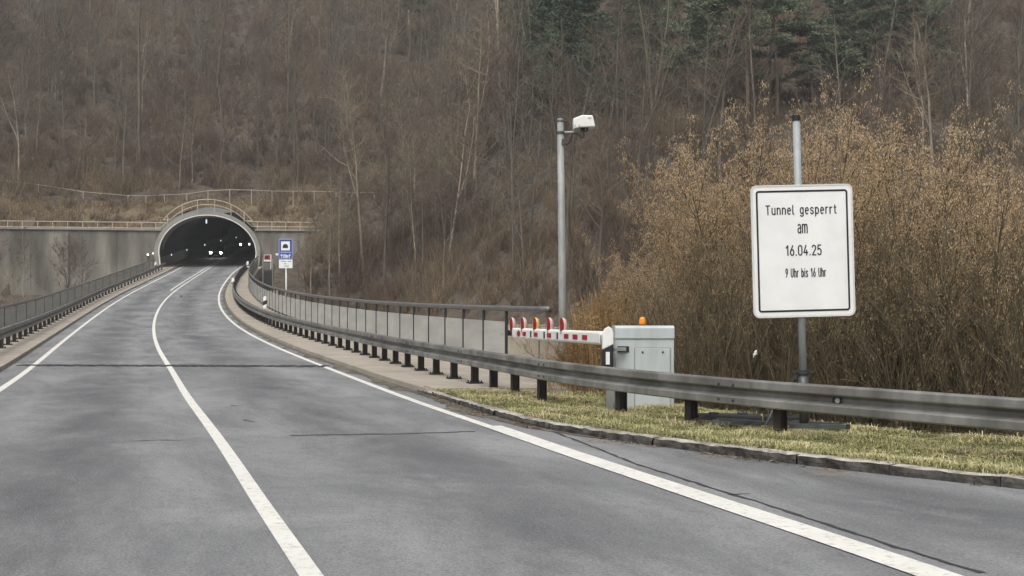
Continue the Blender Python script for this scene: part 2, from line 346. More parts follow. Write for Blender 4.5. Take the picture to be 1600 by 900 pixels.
def terrain(x, y):
    x = np.asarray(x, float); y = np.asarray(y, float)
    z = hill(x, y)
    lx = (x-PX)*rt_.x+(y-PY)*rt_.y; ly = (x-PX)*ax_.x+(y-PY)*ax_.y
    cut = np.where(lx > 0, np.maximum(3.4, 7.0+1.0*(lx-8.6)), np.maximum(3.2, 5+1.0*(-lx-24)))
    front = (ly < .6)
    z = np.where(front & (y > 70), np.minimum(z, np.where(np.abs(lx) < 30, cut, 99)), z)
    # over the tube
    e = np.clip(np.abs(lx)/(EA+.75), 0, 1); top = SPR+(EB+.75)*np.sqrt(1-e*e)+.1*np.maximum(ly, 0)+.15
    z = np.where((~front) & (np.abs(lx) < EA+.75), np.maximum(z, top), z)
    # near bank that carries the road before the bridge
    xr = edge_right(y); xl = XofY(XLK, y)-3
    rd = np.maximum(x-xr, 0)+np.maximum(xl-x, 0)
    bank = zroad(np.minimum(y, 40))-.14 - .62*np.maximum(0, rd-.2)
    bank = bank-.9*np.maximum(0, y-27)-.0*rd
    bank = np.where(y < 27, bank, bank)
    nearm = y < 60
    k = .6; zz = np.logaddexp(z/k, bank/k)*k
    z = np.where(nearm & (y > 27), np.maximum(z, bank), np.where(nearm, np.maximum(bank, np.minimum(z, bank+50)), z))
    return z
def build_terrain():
    xs = np.concatenate([np.arange(-260, -64, 8), np.arange(-64, 50, .8), np.arange(50, 261, 8)])
    ys = np.concatenate([np.arange(-120, 0, 8), np.arange(0, 34, .7), np.arange(34, 80, 1.5), np.arange(80, 150, .8), np.arange(150, 560, 6)])
    X, Y = np.meshgrid(xs, ys); Z = terrain(X, Y)
    V = np.c_[X.ravel(), Y.ravel(), Z.ravel()]; nx = len(xs); ny = len(ys)
    I, J = np.meshgrid(np.arange(nx-1), np.arange(ny-1)); a = (J*nx+I).ravel()
    Fc = np.c_[a, a+1, a+nx+1, a+nx]
    lx = (V[:,0]-PX)*rt_.x+(V[:,1]-PY)*rt_.y; ly = (V[:,0]-PX)*ax_.x+(V[:,1]-PY)*ax_.y
    fly = ly[Fc]; flx = lx[Fc].mean(1)
    kill = (np.abs(flx) < EA+.3) & (fly.max(1) > .2) & (fly.min(1) < .62)
    keep = ~kill
    me = mesh_np('hillside', V, Fc[keep], True)
    o = link('hillside', me, 'hill_ground'); tag(o, kind='structure')
    me.materials.append(MATS['bank_ground'])
    c = V[Fc[keep]].mean(1); clx = lx[Fc[keep]].mean(1); cly = ly[Fc[keep]].mean(1)
    idx = ((cly > .3) & (cly < 7.5) & (clx > -30) & (clx < 14)) | ((c[:,1] < 40))
    me.polygons.foreach_set('material_index', idx.astype(np.int32))
build_terrain()

# ------------------------------------------------------------------ road, pavement, kerbs, verge
def strip(name, m, XA, XB, y0, y1, zo, nx=1, ystep=.5, kind='structure', rowsA=None):
    ys = np.arange(y0, y1+ystep, ystep); xa = XofY(XA, ys) if not callable(XA) else XA(ys); xb = XofY(XB, ys) if not callable(XB) else XB(ys)
    f = np.linspace(0, 1, nx+1); X = xa[:,None]*(1-f)+xb[:,None]*f; Y = np.repeat(ys[:,None], nx+1, 1); Z = zroad(Y)+zo
    V = np.c_[X.ravel(), Y.ravel(), Z.ravel()]; n = nx+1; I, J = np.meshgrid(np.arange(nx), np.arange(len(ys)-1)); a = (J*n+I).ravel()
    me = mesh_np(name, V, np.c_[a, a+1, a+n+1, a+n], True)
    uv = me.uv_layers.new(name='UVMap'); li = np.zeros(len(me.loops), np.int32); me.loops.foreach_get('vertex_index', li)
    lat = (X-XofY(XC, Y)).ravel(); UV = np.c_[lat, Y.ravel()][li].astype(np.float32); uv.data.foreach_set('uv', UV.ravel())
    o = link(name, me, m)
    if kind: o['kind'] = kind
    return o
strip('road', 'asphalt', XLK, XK, -18, 196, 0, 16)
LINE_Z = .005
def line(name, X, wd, y0, y1, step=.4, zo=LINE_Z):
    P = path(X, y0, y1, step, zo); b = MB(); b.sweep([(-wd/2,0),(wd/2,0)], P, closed=False); o = b.build(name, 'road_paint'); o['kind'] = 'structure'; return o
line('centre_line', XC, .125, 2, 190)
line('second_centre_line', offset_curve(XC, -.42), .12, 92, 190)
line('edge_line', XR, .13, 14.15, 190)
XRW = offset_curve(XR, .045)
line('wide_edge_line', XRW, .24, 2, 14.3, zo=.008)
line('left_edge_line', XLL, .13, 2, 190)
# bridge joint: a row of dark slots across the carriageway
b = MB(); rnd = random.Random(4)
j0 = Vector(at(30, 571)); j1 = Vector(at(512, 572.5)); u = (j1-j0); Lj = u.length; u.normalize(); n_ = Vector((-u.y, u.x, 0))
t = 0
while t < Lj-.1:
    l_ = rnd.uniform(.16, .24); c = j0+u*(t+l_/2); hw = rnd.uniform(.55, .75)
    P = [c-u*l_/2-n_*hw/2, c+u*l_/2-n_*hw/2, c+u*l_/2+n_*hw/2, c-u*l_/2+n_*hw/2]
    b.add([(p.x, p.y, float(zroad(p.y))+.009) for p in P], [(0,1,2,3)]); t += l_+rnd.uniform(.04, .09)
b.build('expansion_joint', 'crack_tar')['kind'] = 'structure'
def crack(uvs, wd, name='road_crack', seed=1, zo=.0035):
    r = random.Random(seed); P = [Vector(at(*p)) for p in uvs]; Q = []
    for a, c in zip(P, P[1:]):
        n = max(2, int((c-a).length/.12))
        for i in range(n): Q.append(a.lerp(c, i/n)+Vector((r.uniform(-.012,.012), r.uniform(-.02,.02), 0)))
    V = []; F = []
    for i, p in enumerate(Q):
        t = (Q[min(i+1,len(Q)-1)]-Q[max(i-1,0)]).normalized(); nn = Vector((-t.y, t.x, 0)); k = wd*r.uniform(.35, 1.1)
        for s in (-1, 1):
            q = p+nn*s*k/2; V.append((q.x, q.y, float(zroad(q.y))+zo))
        if i: F.append((2*i-2, 2*i-1, 2*i+1, 2*i))
    b = MB(); b.add(V, F); b.build(name, 'crack_tar')['kind'] = 'structure'
crack([(452,681),(540,679.5),(640,678),(758,674)], .07, seed=2)
def stainmat(name, c):
    m = bpy.data.materials.new(name); m.use_nodes = True; n = m.node_tree; L = n.links; b = n.nodes['Principled BSDF']; b.inputs['Base Color'].default_value = (*c, 1); b.inputs['Roughness'].default_value = .8
    a = n.nodes.new('ShaderNodeAttribute'); a.attribute_name = 'tint'; tc = n.nodes.new('ShaderNodeTexCoord'); z = n.nodes.new('ShaderNodeTexNoise'); z.inputs['Scale'].default_value = 3.2; z.inputs['Detail'].default_value = 9; z.inputs['Roughness'].default_value = .7; z.inputs['Distortion'].default_value = .8; L.new(tc.outputs['Object'], z.inputs['Vector'])
    u = n.nodes.new('ShaderNodeMath'); u.operation = 'MULTIPLY'; L.new(a.outputs['Fac'], u.inputs[0]); L.new(z.outputs['Fac'], u.inputs[1])
    q = n.nodes.new('ShaderNodeMapRange'); q.inputs[1].default_value = .24; q.inputs[2].default_value = .55; q.inputs[4].default_value = .7; L.new(u.outputs[0], q.inputs[0]); L.new(q.outputs[0], b.inputs['Alpha']); MATS[name] = m
stainmat('stain_pale', (.36,.36,.35)); stainmat('stain_dark', (.095,.095,.097)); stainmat('stain_sand', (.30,.255,.20))
def stain(u_, v_, du, dv, m):
    V = []; T = []; K = 10; M = 28
    for k in range(K+1):
        for i in range(M):
            an = 2*math.pi*i/M; p = at(u_+du*k/K*math.cos(an), v_+dv*k/K*math.sin(an)); V.append((p[0], p[1], float(zroad(p[1]))+.0022)); T.append((1-k/K)**.7)
    F = [(k*M+i, k*M+(i+1)%M, (k+1)*M+(i+1)%M, (k+1)*M+i) for k in range(1, K) for i in range(M)]
    link('road_stain', mesh_np('road_stain', V, F, tint=T), m)['kind'] = 'structure'
for q in ((1120,714,80,7,'stain_sand'), (1300,741,90,8,'stain_sand'), (930,690,60,8,'stain_sand'), (283,463,5,4,'stain_dark')): stain(*q)
crack([(360,634),(374,635)], .09, seed=5)
crack([(380,656.5),(390,658),(402,661)], .06, seed=6)
crack([(1138,774.5),(1160,773),(1188,772)], .05, seed=7)
crack([(205,690),(250,688),(300,689)], .04, seed=8)
crack([(700,604),(740,606),(782,607)], .05, seed=9)
crack([(868,676),(930,700),(1000,728),(1075,752),(1150,775),(1220,797),(1290,820),(1400,857),(1560,905)], .05, seed=3)
# pavement on the bridge (from the end of the grass to the tunnel), with its front edge as kerb
WZ = .1
GE = 18.9                                    # the pavement starts here, grass before it
XKi = offset_curve(XK, .0)
for nm, XA, XB, y0, y1 in (('pavement', XK, offset_curve(XH, .25), 19.6, 190), ('left_pavement', offset_curve(XLH, -.25), XLK, 20, 190)):
    ys = np.arange(y0, y1, .5); xa = XofY(XA, ys); xb = XofY(XB, ys); z = zroad(ys)
    V = []; F = []
    for x0, x1, y, zz in zip(xa, xb, ys, z): V += [(x0, y, zz-.5), (x0, y, zz+WZ), (x1, y, zz+WZ), (x1, y, zz-.9)]
    if nm == 'pavement':
        # slanted start, as the grass wedge cuts it
        V[0] = V[0]
    for i in range(len(ys)-1):
        for j in range(3): F.append((4*i+j, 4*i+j+1, 4*i+5+j, 4*i+4+j))
    F.append((0,1,2,3)); b = MB(); b.add(V, F); o = b.build(nm, 'pavement'); o['kind'] = 'structure'
# gutter dirt along the pavement edge on the bridge
for k, (XA, XB, y0, y1, sd_) in enumerate(((offset_curve(XR, .16), XK, 12.8, 118, 1),)):
    r = np.random.default_rng(3); ys = np.arange(y0, y1, .15); xb = XofY(XB, ys)-.003; wdt = .10+.16*np.clip(fbm(ys, ys*0, 2.2, 8)+.3, 0, 1.3)+.05*r.random(len(ys)); wdt *= np.interp(ys, [12.8, 14, 20, 60], [.3, 1, 1, 1.1])
    xa = np.maximum(xb-wdt*1.1, XofY(XR, ys)+.1)
    V = np.empty((len(ys)*2, 3)); V[0::2] = np.c_[xa, ys, zroad(ys)+.006]; V[1::2] = np.c_[xb, ys, zroad(ys)+.012]
    i = np.arange(len(ys)-1)*2; me = mesh_np('gutter_dirt', V, np.c_[i, i+1, i+3, i+2]); link('gutter_dirt', me, 'dirt')['kind'] = 'structure'
# granite kerb stones along the grass, each stone slightly out of line
P = path(XK, 2.6, 20.6, .95); r = random.Random(7); top = MB(); face = MB()
V = []; F = []
for i in range(len(P)-1):
    a = Vector(P[i]); c = Vector(P[i+1]); d = (c-a).normalized(); a = a+d*.0025; c = c-d*.0025; n_ = Vector((d.y, -d.x, 0)); dz = r.uniform(-.005, .005); dn = r.uniform(-.005, .005)
    kh = .085*min(1, .55+.45*max(0, (19.5-a.y)/3))
    m = 9; jt = [(r.uniform(-.009,.009), r.uniform(-.010,.006), r.uniform(-.014,.014)) for _ in range(m+1)]
    for j in range(m):
        p0 = a.lerp(c, j/m); p1 = a.lerp(c, (j+1)/m); (t0, h0, b0), (t1, h1, b1) = jt[j], jt[j+1]
        def pt(p, q, h): x = p+n_*(q+dn); return (x.x, x.y, x.z+h+dz)
        mid0 = kh*.5; 
        face.add([pt(p0,b0*.6,-.15), pt(p1,b1*.6,-.15), pt(p1,b1-.008,mid0), pt(p0,b0-.008,mid0), pt(p1,t1,kh+h1), pt(p0,t0,kh+h0)], [(0,1,2,3),(3,2,4,5)])
        top.add([pt(p0,t0,kh+h0), pt(p1,t1,kh+h1), pt(p1,.05+t1*.3,kh+.004), pt(p0,.05+t0*.3,kh+.004), pt(p1,.15,kh+.006), pt(p0,.15,kh+.006)], [(0,1,2,3),(3,2,4,5)])
ko = top.build('kerb', 'granite'); ko['kind'] = 'structure'
kf = face.build('kerb_face', 'granite_face', ko); del kf['_b']
# grass verge: soil sheet with a slope behind the rail
def vz(x, y):
    xk = XofY(XK, y); d = x-xk
    z = zroad(np.minimum(y, 40))+.085-.035*sstep(.1, 1., d)+.025*fbm(x, y, 1.3, 11)*sstep(.1, .5, d)
    z = z-.5*np.maximum(0, x-edge_right(y))*sstep(0, 1, x-edge_right(y))
    return z
ys = np.arange(1.5, 24.5, .18); rows = []
nf = 40; X = np.empty((len(ys), nf)); xk = XofY(XK, ys)+.1
for i in range(nf): X[:, i] = xk+(edge_right(ys)+2.4-xk)*(i/(nf-1))**1.3
Y = np.repeat(ys[:,None], nf, 1); Z = vz(X, Y)
Z = Z-.12*sstep(18.6, 19.6, Y+.35*(X-XofY(XK, Y))) * (X < XofY(XH, Y)+.2)-.5*sstep(21, 24, Y)
V = np.c_[X.ravel(), Y.ravel(), Z.ravel()]; I, J = np.meshgrid(np.arange(nf-1), np.arange(len(ys)-1)); a = (J*nf+I).ravel()
link('verge', mesh_np('verge', V, np.c_[a, a+1, a+nf+1, a+nf], True), 'verge_soil')['kind'] = 'structure'
tintmat('grass_blades', [(0,(.14,.155,.06)),(.35,(.30,.295,.125)),(.65,(.48,.43,.235)),(1,(.62,.54,.36))])
def grass():
    r = np.random.default_rng(5); N = 270000
    y = r.uniform(8.5, 20.8, N); xk = XofY(XK, y)+.1; x = xk-.01+r.random(N)**.9*(edge_right(y)+1.25-xk)
    dk = x-xk
    m = (fbm(x, y, .8, 61) > -.55) & (y+.35*dk < 19.55+.35*fbm(x, y, .9, 3)) & (r.random(N) < np.clip(.25+dk*2.2, 0, 1)); x, y = x[m], y[m]; N = len(x)
    pt = fbm(x, y, 1.1, 21); g = np.clip(.42+.30*pt+.25*r.normal(size=N)*.7, 0, 1)
    far = sstep(9, 16, y); g = np.clip(g+.12*(fbm(x, y, 3, 22)), 0, 1)
    h = (.03+.055*r.random(N))*(1+.5*pt); h = np.clip(h, .02, .12)*np.where(r.random(N) < .08, 1.45, 1.); wd = .0022+.0024*r.random(N)
    az = r.uniform(0, 6.28, N); ln = r.uniform(.6, 2.3, N); d = np.c_[np.cos(az), np.sin(az), 0*az]; sx = np.c_[-np.sin(az), np.cos(az), 0*az]
    b0 = np.c_[x, y, vz(x, y)-.01]; up = np.array([0,0,1.])
    p1 = b0+d*(h*ln*.3)[:,None]+up*(h*.62)[:,None]; p2 = p1+d*(h*ln*.75)[:,None]+up*(h*(.45-.42*np.minimum(ln,1.3)))[:,None]
    V = np.empty((N*5, 3)); V[0::5] = b0-sx*wd[:,None]; V[1::5] = b0+sx*wd[:,None]; V[2::5] = p1-sx*(wd*.8)[:,None]; V[3::5] = p1+sx*(wd*.8)[:,None]; V[4::5] = p2
    i = np.arange(N)*5; F = np.concatenate([np.c_[i, i+1, i+3], np.c_[i, i+3, i+2], np.c_[i+2, i+3, i+4]])
    o = link('grass', mesh_np('grass', V, F, tint=np.repeat(g, 5)), 'grass_blades'); tag(o, 'short yellow green winter grass on the verge behind the kerb', 'grass', kind='stuff')
grass()
def litter_bits():
    r = np.random.default_rng(9); N = 6000
    y = r.uniform(9, 20, N); x = XofY(XK, y)+np.where(r.random(N) < .5, r.normal(.0, .09, N)-.03, np.abs(r.normal(0, .9, N))); m = r.random(N) < .9
    on = x < XofY(XK, y)
    z = np.where(on, zroad(y)+.012, vz(x, y)+.03); s = r.uniform(.008, .024, N); az = r.uniform(0, 6.28, N); c = np.c_[x, y, z]
    d = np.c_[np.cos(az), np.sin(az), r.uniform(-.3, .3, N)]*s[:,None]; e = np.c_[-np.sin(az), np.cos(az), r.uniform(-.3, .3, N)]*(s*.6)[:,None]
    keep = (fbm(x, y, 1.5, 33) > .05); c, d, e = c[keep], d[keep], e[keep]; N = len(c)
    V = np.empty((N*4, 3)); V[0::4] = c-d; V[1::4] = c+e; V[2::4] = c+d; V[3::4] = c-e; i = np.arange(N)*4
    tintmat('litter_leaf', [(0,(.05,.035,.022)),(.6,(.14,.10,.06)),(1,(.26,.21,.14))])
    o = link('leaf_litter', mesh_np('leaf_litter', V, np.c_[i, i+1, i+2, i+3], tint=np.repeat(r.random(N), 4)), 'litter_leaf'); tag(o, 'dead leaves and grit gathered along the kerb', 'leaf litter', kind='stuff')
litter_bits()

# ------------------------------------------------------------------ bridge deck
br = thing('road_bridge', 'concrete road bridge curving across the valley to the tunnel', 'bridge', (-8, 30, 0))
ys = np.arange(24, 123.5, 1.0); b = MB(); V = []; F = []
xa = XofY(offset_curve(XLH, -.2), ys); xb = XofY(offset_curve(XH, .2), ys)
for x0, x1, y in zip(xa, xb, ys):
    z = float(zroad(y)); V += [(x0, y, z-.05), (x1, y, z-.05), (x1, y, z-.9), (x0, y, z-.9)]
V2 = [(x, y, z-.12) for x, y, z in V]
for i in range(len(ys)-1):
    for j in range(4): F.append((4*i+j, 4*i+(j+1)%4, 4*i+4+(j+1)%4, 4*i+4+j))
F += [(0,1,2,3), tuple(4*(len(ys)-1)+j for j in (3,2,1,0))]
b.add(V2, F); b.build('deck', 'concrete', br)
for yy in (52, 80, 106):
    x = float(XofY(XC, yy)); z = float(zroad(yy)); b = MB(); b.lathe([(.8,-16),(.8,0)], (x, yy, z-1.0), n=20); b.build('pier', 'concrete', br, smooth=False)
b = MB(); x = float(XofY(XC, 25)); b.box((x+.2, 25.2, -4.1), (12, 1.6, 6), Matrix.Rotation(R_(17), 3, 'Z')); b.build('abutment', 'concrete_old', br)

# ------------------------------------------------------------------ guardrails
WPROF = [(0,.31),(-.02,.310),(-.075,.303),(-.083,.290),(-.083,.222),(-.078,.210),(-.012,.182),(-.004,.172),(-.004,.140),(-.012,.130),(-.076,.104),(-.083,.092),(-.083,.022),(-.075,.010),(-.02,0),(0,0)]
def guardrail(label, X, y0, y1, side, posts, top_of, gmat='galvanised'):
    yb = (y0+20); base = (float(XofY(X, yb)), yb, float(zroad(yb))); g = thing('guardrail', label, 'guardrail', base)
    P = path(X, y0, y1, .4); 
    H = np.array([top_of(y) for y in P[:,1]])
    prof = [(t*side-.035*side, z-.31) for t, z in WPROF]; back = [(t+.005*side, z) for t, z in prof][::-1]
    Q = P.copy(); Q[:,2] += H
    b = MB(); b.sweep(prof+back, Q); bm_ = b.build('beam', gmat, g)
    n = 0; rest = MB()
    for k, (y, kind) in enumerate(posts):
        x = float(XofY(X, y)); tx = float((XofY(X, y+.2)-XofY(X, y-.2))/.4); ang = -math.atan(tx); M = Matrix.Rotation(ang, 3, 'Z')
        zr = float(zroad(y)); ht = top_of(y); zt = zr+ht-.03; z0 = zr+(WZ if kind == 'plate' else -.1)
        mb = MB(); c = Vector((x, y, 0)); d = Vector((math.cos(ang), math.sin(ang), 0))
        pw = .10 if kind == 'plate' else .105
        # sigma section: web and two flanges
        cc = c+d*(.045*side)
        mb.box(cc+Vector((0,0,(z0+zt)/2)), (.12, .012, zt-z0), M)
        for s in (-1, 1): mb.box(cc+d*(s*.056)+Vector((0,0,(z0+zt)/2)), (.009, pw, zt-z0-.002), M)
        if kind == 'plate': mb.box(cc+Vector((0,0,z0+.012)), (.26, .22, .022), M)
        if kind == 'plate':
            for sx in (-1,1):
                for sy in (-1,1): mb.lathe([(.014,0),(.014,.03),(.006,.034)], cc+M@Vector((sx*.1, sy*.08, z0+.022)), n=6)
        if n < 96: mb.build('post', 'post_steel', g); n += 1
        else: rest.v, rest.f = (rest.v+mb.v, rest.f+[tuple(i+len(rest.v) for i in f) for f in mb.f])
    if rest.v: tag(rest.build('posts_far', 'post_steel', g), kind='stuff')
    return g
def top_h(y): return float(np.interp(y, [10, 13, 16, 22, 130], [.63, .65, .69, .735, .735]))
def along(X, y0, y1, step):
    P = path(X, y0, y1, step); return [float(y) for y in P[:,1]]
near_posts = [(y, 'ground') for y in (19.75, 18.70, 17.52, 15.23, 13.98, 12.80, 10.35, 8.2)]
br_posts = [(y, 'plate') for y in along(XG, 20.75, 122, 1.33)]
gr = guardrail('long grey steel guardrail along the grass verge and bridge on the right', XG, 6.5, 122, 1, br_posts+near_posts, top_h)
# bolts and laps at the beam joints
def beam_pt(X, y, t, dz):
    x = float(XofY(X, y)); tx = float((XofY(X, y+.2)-XofY(X, y-.2))/.4); q = math.hypot(1, tx)
    return Vector((x+t/q, y-t*tx/q, float(zroad(y))+top_h(y)+dz)), Vector((1/q, -tx/q, 0)), Vector((tx/q, 1/q, 0))
for ys_ in (9.4, 13.25, 17.05, 21.0, 25.0, 29.0):
    for k in range(2):
        for dz in (-.068, -.242):
            p, nr, tg = beam_pt(XG, ys_+k*.19, -.118, dz); mb = MB(); mb.lathe([(.019,0),(.019,-.012),(.011,-.02)], p, axis=nr, n=8); mb.build('bolt', 'dark_steel', gr)
    # overlapped end of the next beam, a few millimetres proud
    Pq = path(XG, ys_-.22, ys_+.42, .1); Q = Pq.copy(); Q[:,2] += [top_h(y) for y in Q[:,1]]
    pr = [(t-.040, z-.31) for t, z in WPROF]; b = MB(); b.sweep(pr+[(t+.003, z) for t, z in pr][::-1], Q); b.build('beam_lap', 'galvanised', gr)
p, nr, tg = beam_pt(XG, 12.12, -.05, -.155); mb = MB(); mb.box(p-nr*.005, (.012, .1, .055), Matrix((nr, tg, Vector((0,0,1)))).transposed()); mb.build('reflector_bracket', 'rubber', gr)
mb = MB(); mb.lathe([(.012,0),(.03,-.012),(.03,-.02),(.012,-.02)], p-tg*.03-nr*.012, axis=nr, n=14); mb.build('reflector', 'pole_steel', gr)
lg = guardrail('grey steel guardrail along the left edge of the bridge', XLG, 5, 122, -1, [(y, 'plate' if y > 20 else 'ground') for y in along(XLG, 6, 121.5, 2.0)], lambda y: .735)

# ------------------------------------------------------------------ bridge railings with panels
def railing(label, X, y0, y1, tube_y0, hz, mt_panel, panel_bot=.2, panel_top=1.13, step=1.72, pw=.042):
    base = (float(XofY(X, y0)), y0, float(zroad(y0))+WZ); g = thing('bridge_railing', label, 'railing', base)
    P = path(X, tube_y0, y1, .5, hz); b = MB(); b.tube(P, .062, 10); b.build('handrail', 'tube_steel', g, smooth=True)
    ps = along(X, y0, y1, step); n = 0; rp = MB(); rq = MB()
    for k, y in enumerate(ps):
        x = float(XofY(X, y)); z = float(zroad(y)); b = MB(); y2 = ps[k+1] if k+1 < len(ps) else None
        tx = float((XofY(X, y+.2)-XofY(X, y-.2))/.4); M = Matrix.Rotation(-math.atan(tx), 3, 'Z')
        b.box((x, y, z+(WZ+hz)/2), (pw*1.4, pw, hz-WZ), M); b.box((x, y, z+WZ+.01), (.2, .18, .02), M)
        b.build('post', 'dark_steel', g)
        if y2:
            x2 = float(XofY(X, y2)); z2 = float(zroad(y2)); p0 = Vector((x, y, z)); p1 = Vector((x2, y2, z2)); d = p1-p0; d2 = d.normalized(); a = p0+d2*.05; c = p1-d2*.05
            nn = Vector((d2.y, -d2.x, 0)).normalized()*.012; V = []
            for q in (a, c):
                for s in (-1, 1):
                    for h in (panel_bot, panel_top): V.append(q+nn*s+Vector((0,0,h)))
            b = MB(); b.add(V, [(0,1,3,2),(4,6,7,5),(0,4,5,1),(2,3,7,6),(0,2,6,4),(1,5,7,3)]); b.build('panel', mt_panel, g)
    return g
RAIL_END = 25.0
railing('curved bridge railing with pale panels and thick tube handrail on the right of the road', XH, RAIL_END, 121.5, 22.35, 1.42, 'panel')
railing('bridge railing with pale panels on the left of the road by the tunnel mouth', XLH, 40, 121, 38, 1.14, 'panel', step=4.0, panel_bot=.12, panel_top=1.04)
# concrete end wall after the railing
p0 = pix(793, 507, 24.6); p1 = pix(892, 511, 23.2)
for (a, c, m, nm, lb, zt) in ((p0, p0.lerp(p1, .5), 'concrete_old', 'parapet_wall', 'stained concrete wall block at the end of the bridge railing, left half', 0), (p0.lerp(p1, .5)+Vector((.03,.02,0)), p1, 'concrete_old', 'parapet_wall', 'browner concrete wall block between railing end block and camera mast', -.03)):
    d = (c-a); d.z = 0; nn = Vector((d.y, -d.x, 0)).normalized()*-.3; b = MB()
    zt = a.z+zt
    b.prism([(0,-.6),(d.length-.012,-.6),(d.length-.012,zt),(0,zt)], (a.x, a.y, 0), d.normalized(), (0,0,1), nn); o = b.build(nm, m, loc=(a.x, a.y, -.5), bevel=.015)
    tag(o, lb, 'wall')

# ------------------------------------------------------------------ tunnel portal
tp = thing('tunnel_portal', 'concrete tunnel portal with wide dark arch in the hillside', 'tunnel', (PX, PY, PZ))
def ell(a, b_, n=40, lo=-12, hi=192): return [(a*math.cos(R_(lo+(hi-lo)*i/n)), SPR+b_*math.sin(R_(lo+(hi-lo)*i/n))) for i in range(n+1)]
base_z = PZ-.4
def arch_pts(a, b_, n=44):
    # vertical-ish legs leaning in, then the flat vault
    p = [(a*.955, base_z)]
    p += [(a*math.cos(math.pi*i/n), SPR+b_*math.sin(math.pi*i/n)) for i in range(n+1)]
    p += [(-a*.955, base_z)]; return p
inn = arch_pts(EA, EB); out = arch_pts(EA+.5, EB+.45)
b = MB(); V = []; F = []
y0, y1 = -.7, 2.3; n = len(inn)
for (x, z) in inn: V += [tl(x, y0, z)]
for (x, z) in out: V += [tl(x, y0, z)]
for (x, z) in out: V += [tl(x, y1, z)]
for (x, z) in inn: V += [tl(x, y1, z)]
for i in range(n-1):
    for k in range(4): F.append((k*n+i, k*n+i+1, ((k+1)%4)*n+i+1, ((k+1)%4)*n+i))
b.add(V, F); b.build('arch_ring', 'ring_concrete', tp)
b = MB(); 
V = []; F = []
lip = arch_pts(EA-.03, EB-.03); lip2 = arch_pts(EA+.07, EB+.07)
for (x, z) in lip: V.append(tl(x, y0-.012, z))
for (x, z) in lip2: V.append(tl(x, y0-.012, z))
for (x, z) in lip: V.append(tl(x, y0+.3, z))
for i in range(n-1): F += [(i, i+1, n+i+1, n+i), (i, i+1, 2*n+i+1, 2*n+i)]
b = MB(); b.add(V, F); b.build('ring_lip', 'white_paint', tp)
# headwall left and right of the ring
WT_L, WT_R = 10.25, 10.35
def headwall(sgn, xend, zt, name='headwall'):
    b = MB(); a2, b2 = EA+.45, EB+.4; th0 = math.asin(min(1, (zt-SPR)/b2)); pts = []
    for i in range(16): 
        t = th0*i/15; pts.append((a2*math.cos(t), SPR+b2*math.sin(t)))
    poly = [(xend, -4), (a2*.95, -4), (a2*.955, base_z)]+pts+[(xend, zt)]
    poly = [(x*sgn, z) for x, z in poly]
    n = len(poly); V = [tl(x, 0, z) for x, z in poly]+[tl(x, .9, z) for x, z in poly]
    F = []
    # fan as quads between the wall end and the arch side
    for i in range(2, n-2):
        F.append((i, i+1, n-1) if True else ())
    F.append((0,1,2,n-1)); F = [f for f in F]
    G = [tuple(n+i for i in f) for f in F]; side = [(i, (i+1)%n, n+(i+1)%n, n+i) for i in range(n)]
    b.add(V, F+G+side); b.build(name, 'portal_concrete', tp)
headwall(1, 14, WT_R); headwall(-1, 24, WT_L)
for sgn, xe, zt in ((1, 14, WT_R), (-1, 24, WT_L)):
    b = MB(); xi = EA*.86+.55; c = tl(sgn*(xe+xi)/2, .42, zt+.10); b.box(c, (xe-xi, 1.2, .18), Matrix((rt_, ax_, Vector((0,0,1)))).transposed()); b.build('coping', 'ring_concrete', tp, bevel=.02)
b = MB(); b.box(tl(-14.6, -.12, 7.2), (.5, .25, 5.6), Matrix((rt_, ax_, Vector((0,0,1)))).transposed()); b.build('pilaster', 'portal_concrete', tp)
for x in (-9.5, -13, -18.2, -21.6, 9.6):
    b = MB(); b.box(tl(x, -.004, 7.0), (.035, .012, 6.2), Matrix((rt_, ax_, Vector((0,0,1)))).transposed()); b.build('wall_joint', 'dark_steel', tp)
# lining that runs 75 m into the hill
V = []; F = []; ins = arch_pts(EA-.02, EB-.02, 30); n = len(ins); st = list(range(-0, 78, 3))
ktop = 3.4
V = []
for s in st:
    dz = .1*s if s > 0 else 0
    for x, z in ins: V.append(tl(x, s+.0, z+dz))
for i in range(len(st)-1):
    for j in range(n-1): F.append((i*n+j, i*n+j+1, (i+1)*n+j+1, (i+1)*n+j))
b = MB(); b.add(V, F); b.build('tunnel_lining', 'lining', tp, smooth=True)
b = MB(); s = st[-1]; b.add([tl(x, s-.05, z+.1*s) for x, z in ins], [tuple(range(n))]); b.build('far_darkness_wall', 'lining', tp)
# skirting walls inside, paler and slightly smoother than the lining
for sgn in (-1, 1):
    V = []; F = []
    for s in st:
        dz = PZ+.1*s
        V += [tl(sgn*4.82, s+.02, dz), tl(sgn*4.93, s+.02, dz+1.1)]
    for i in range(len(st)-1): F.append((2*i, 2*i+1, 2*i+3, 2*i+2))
    b = MB(); b.add(V, F); b.build('wall_skirting', 'lining_base', tp)
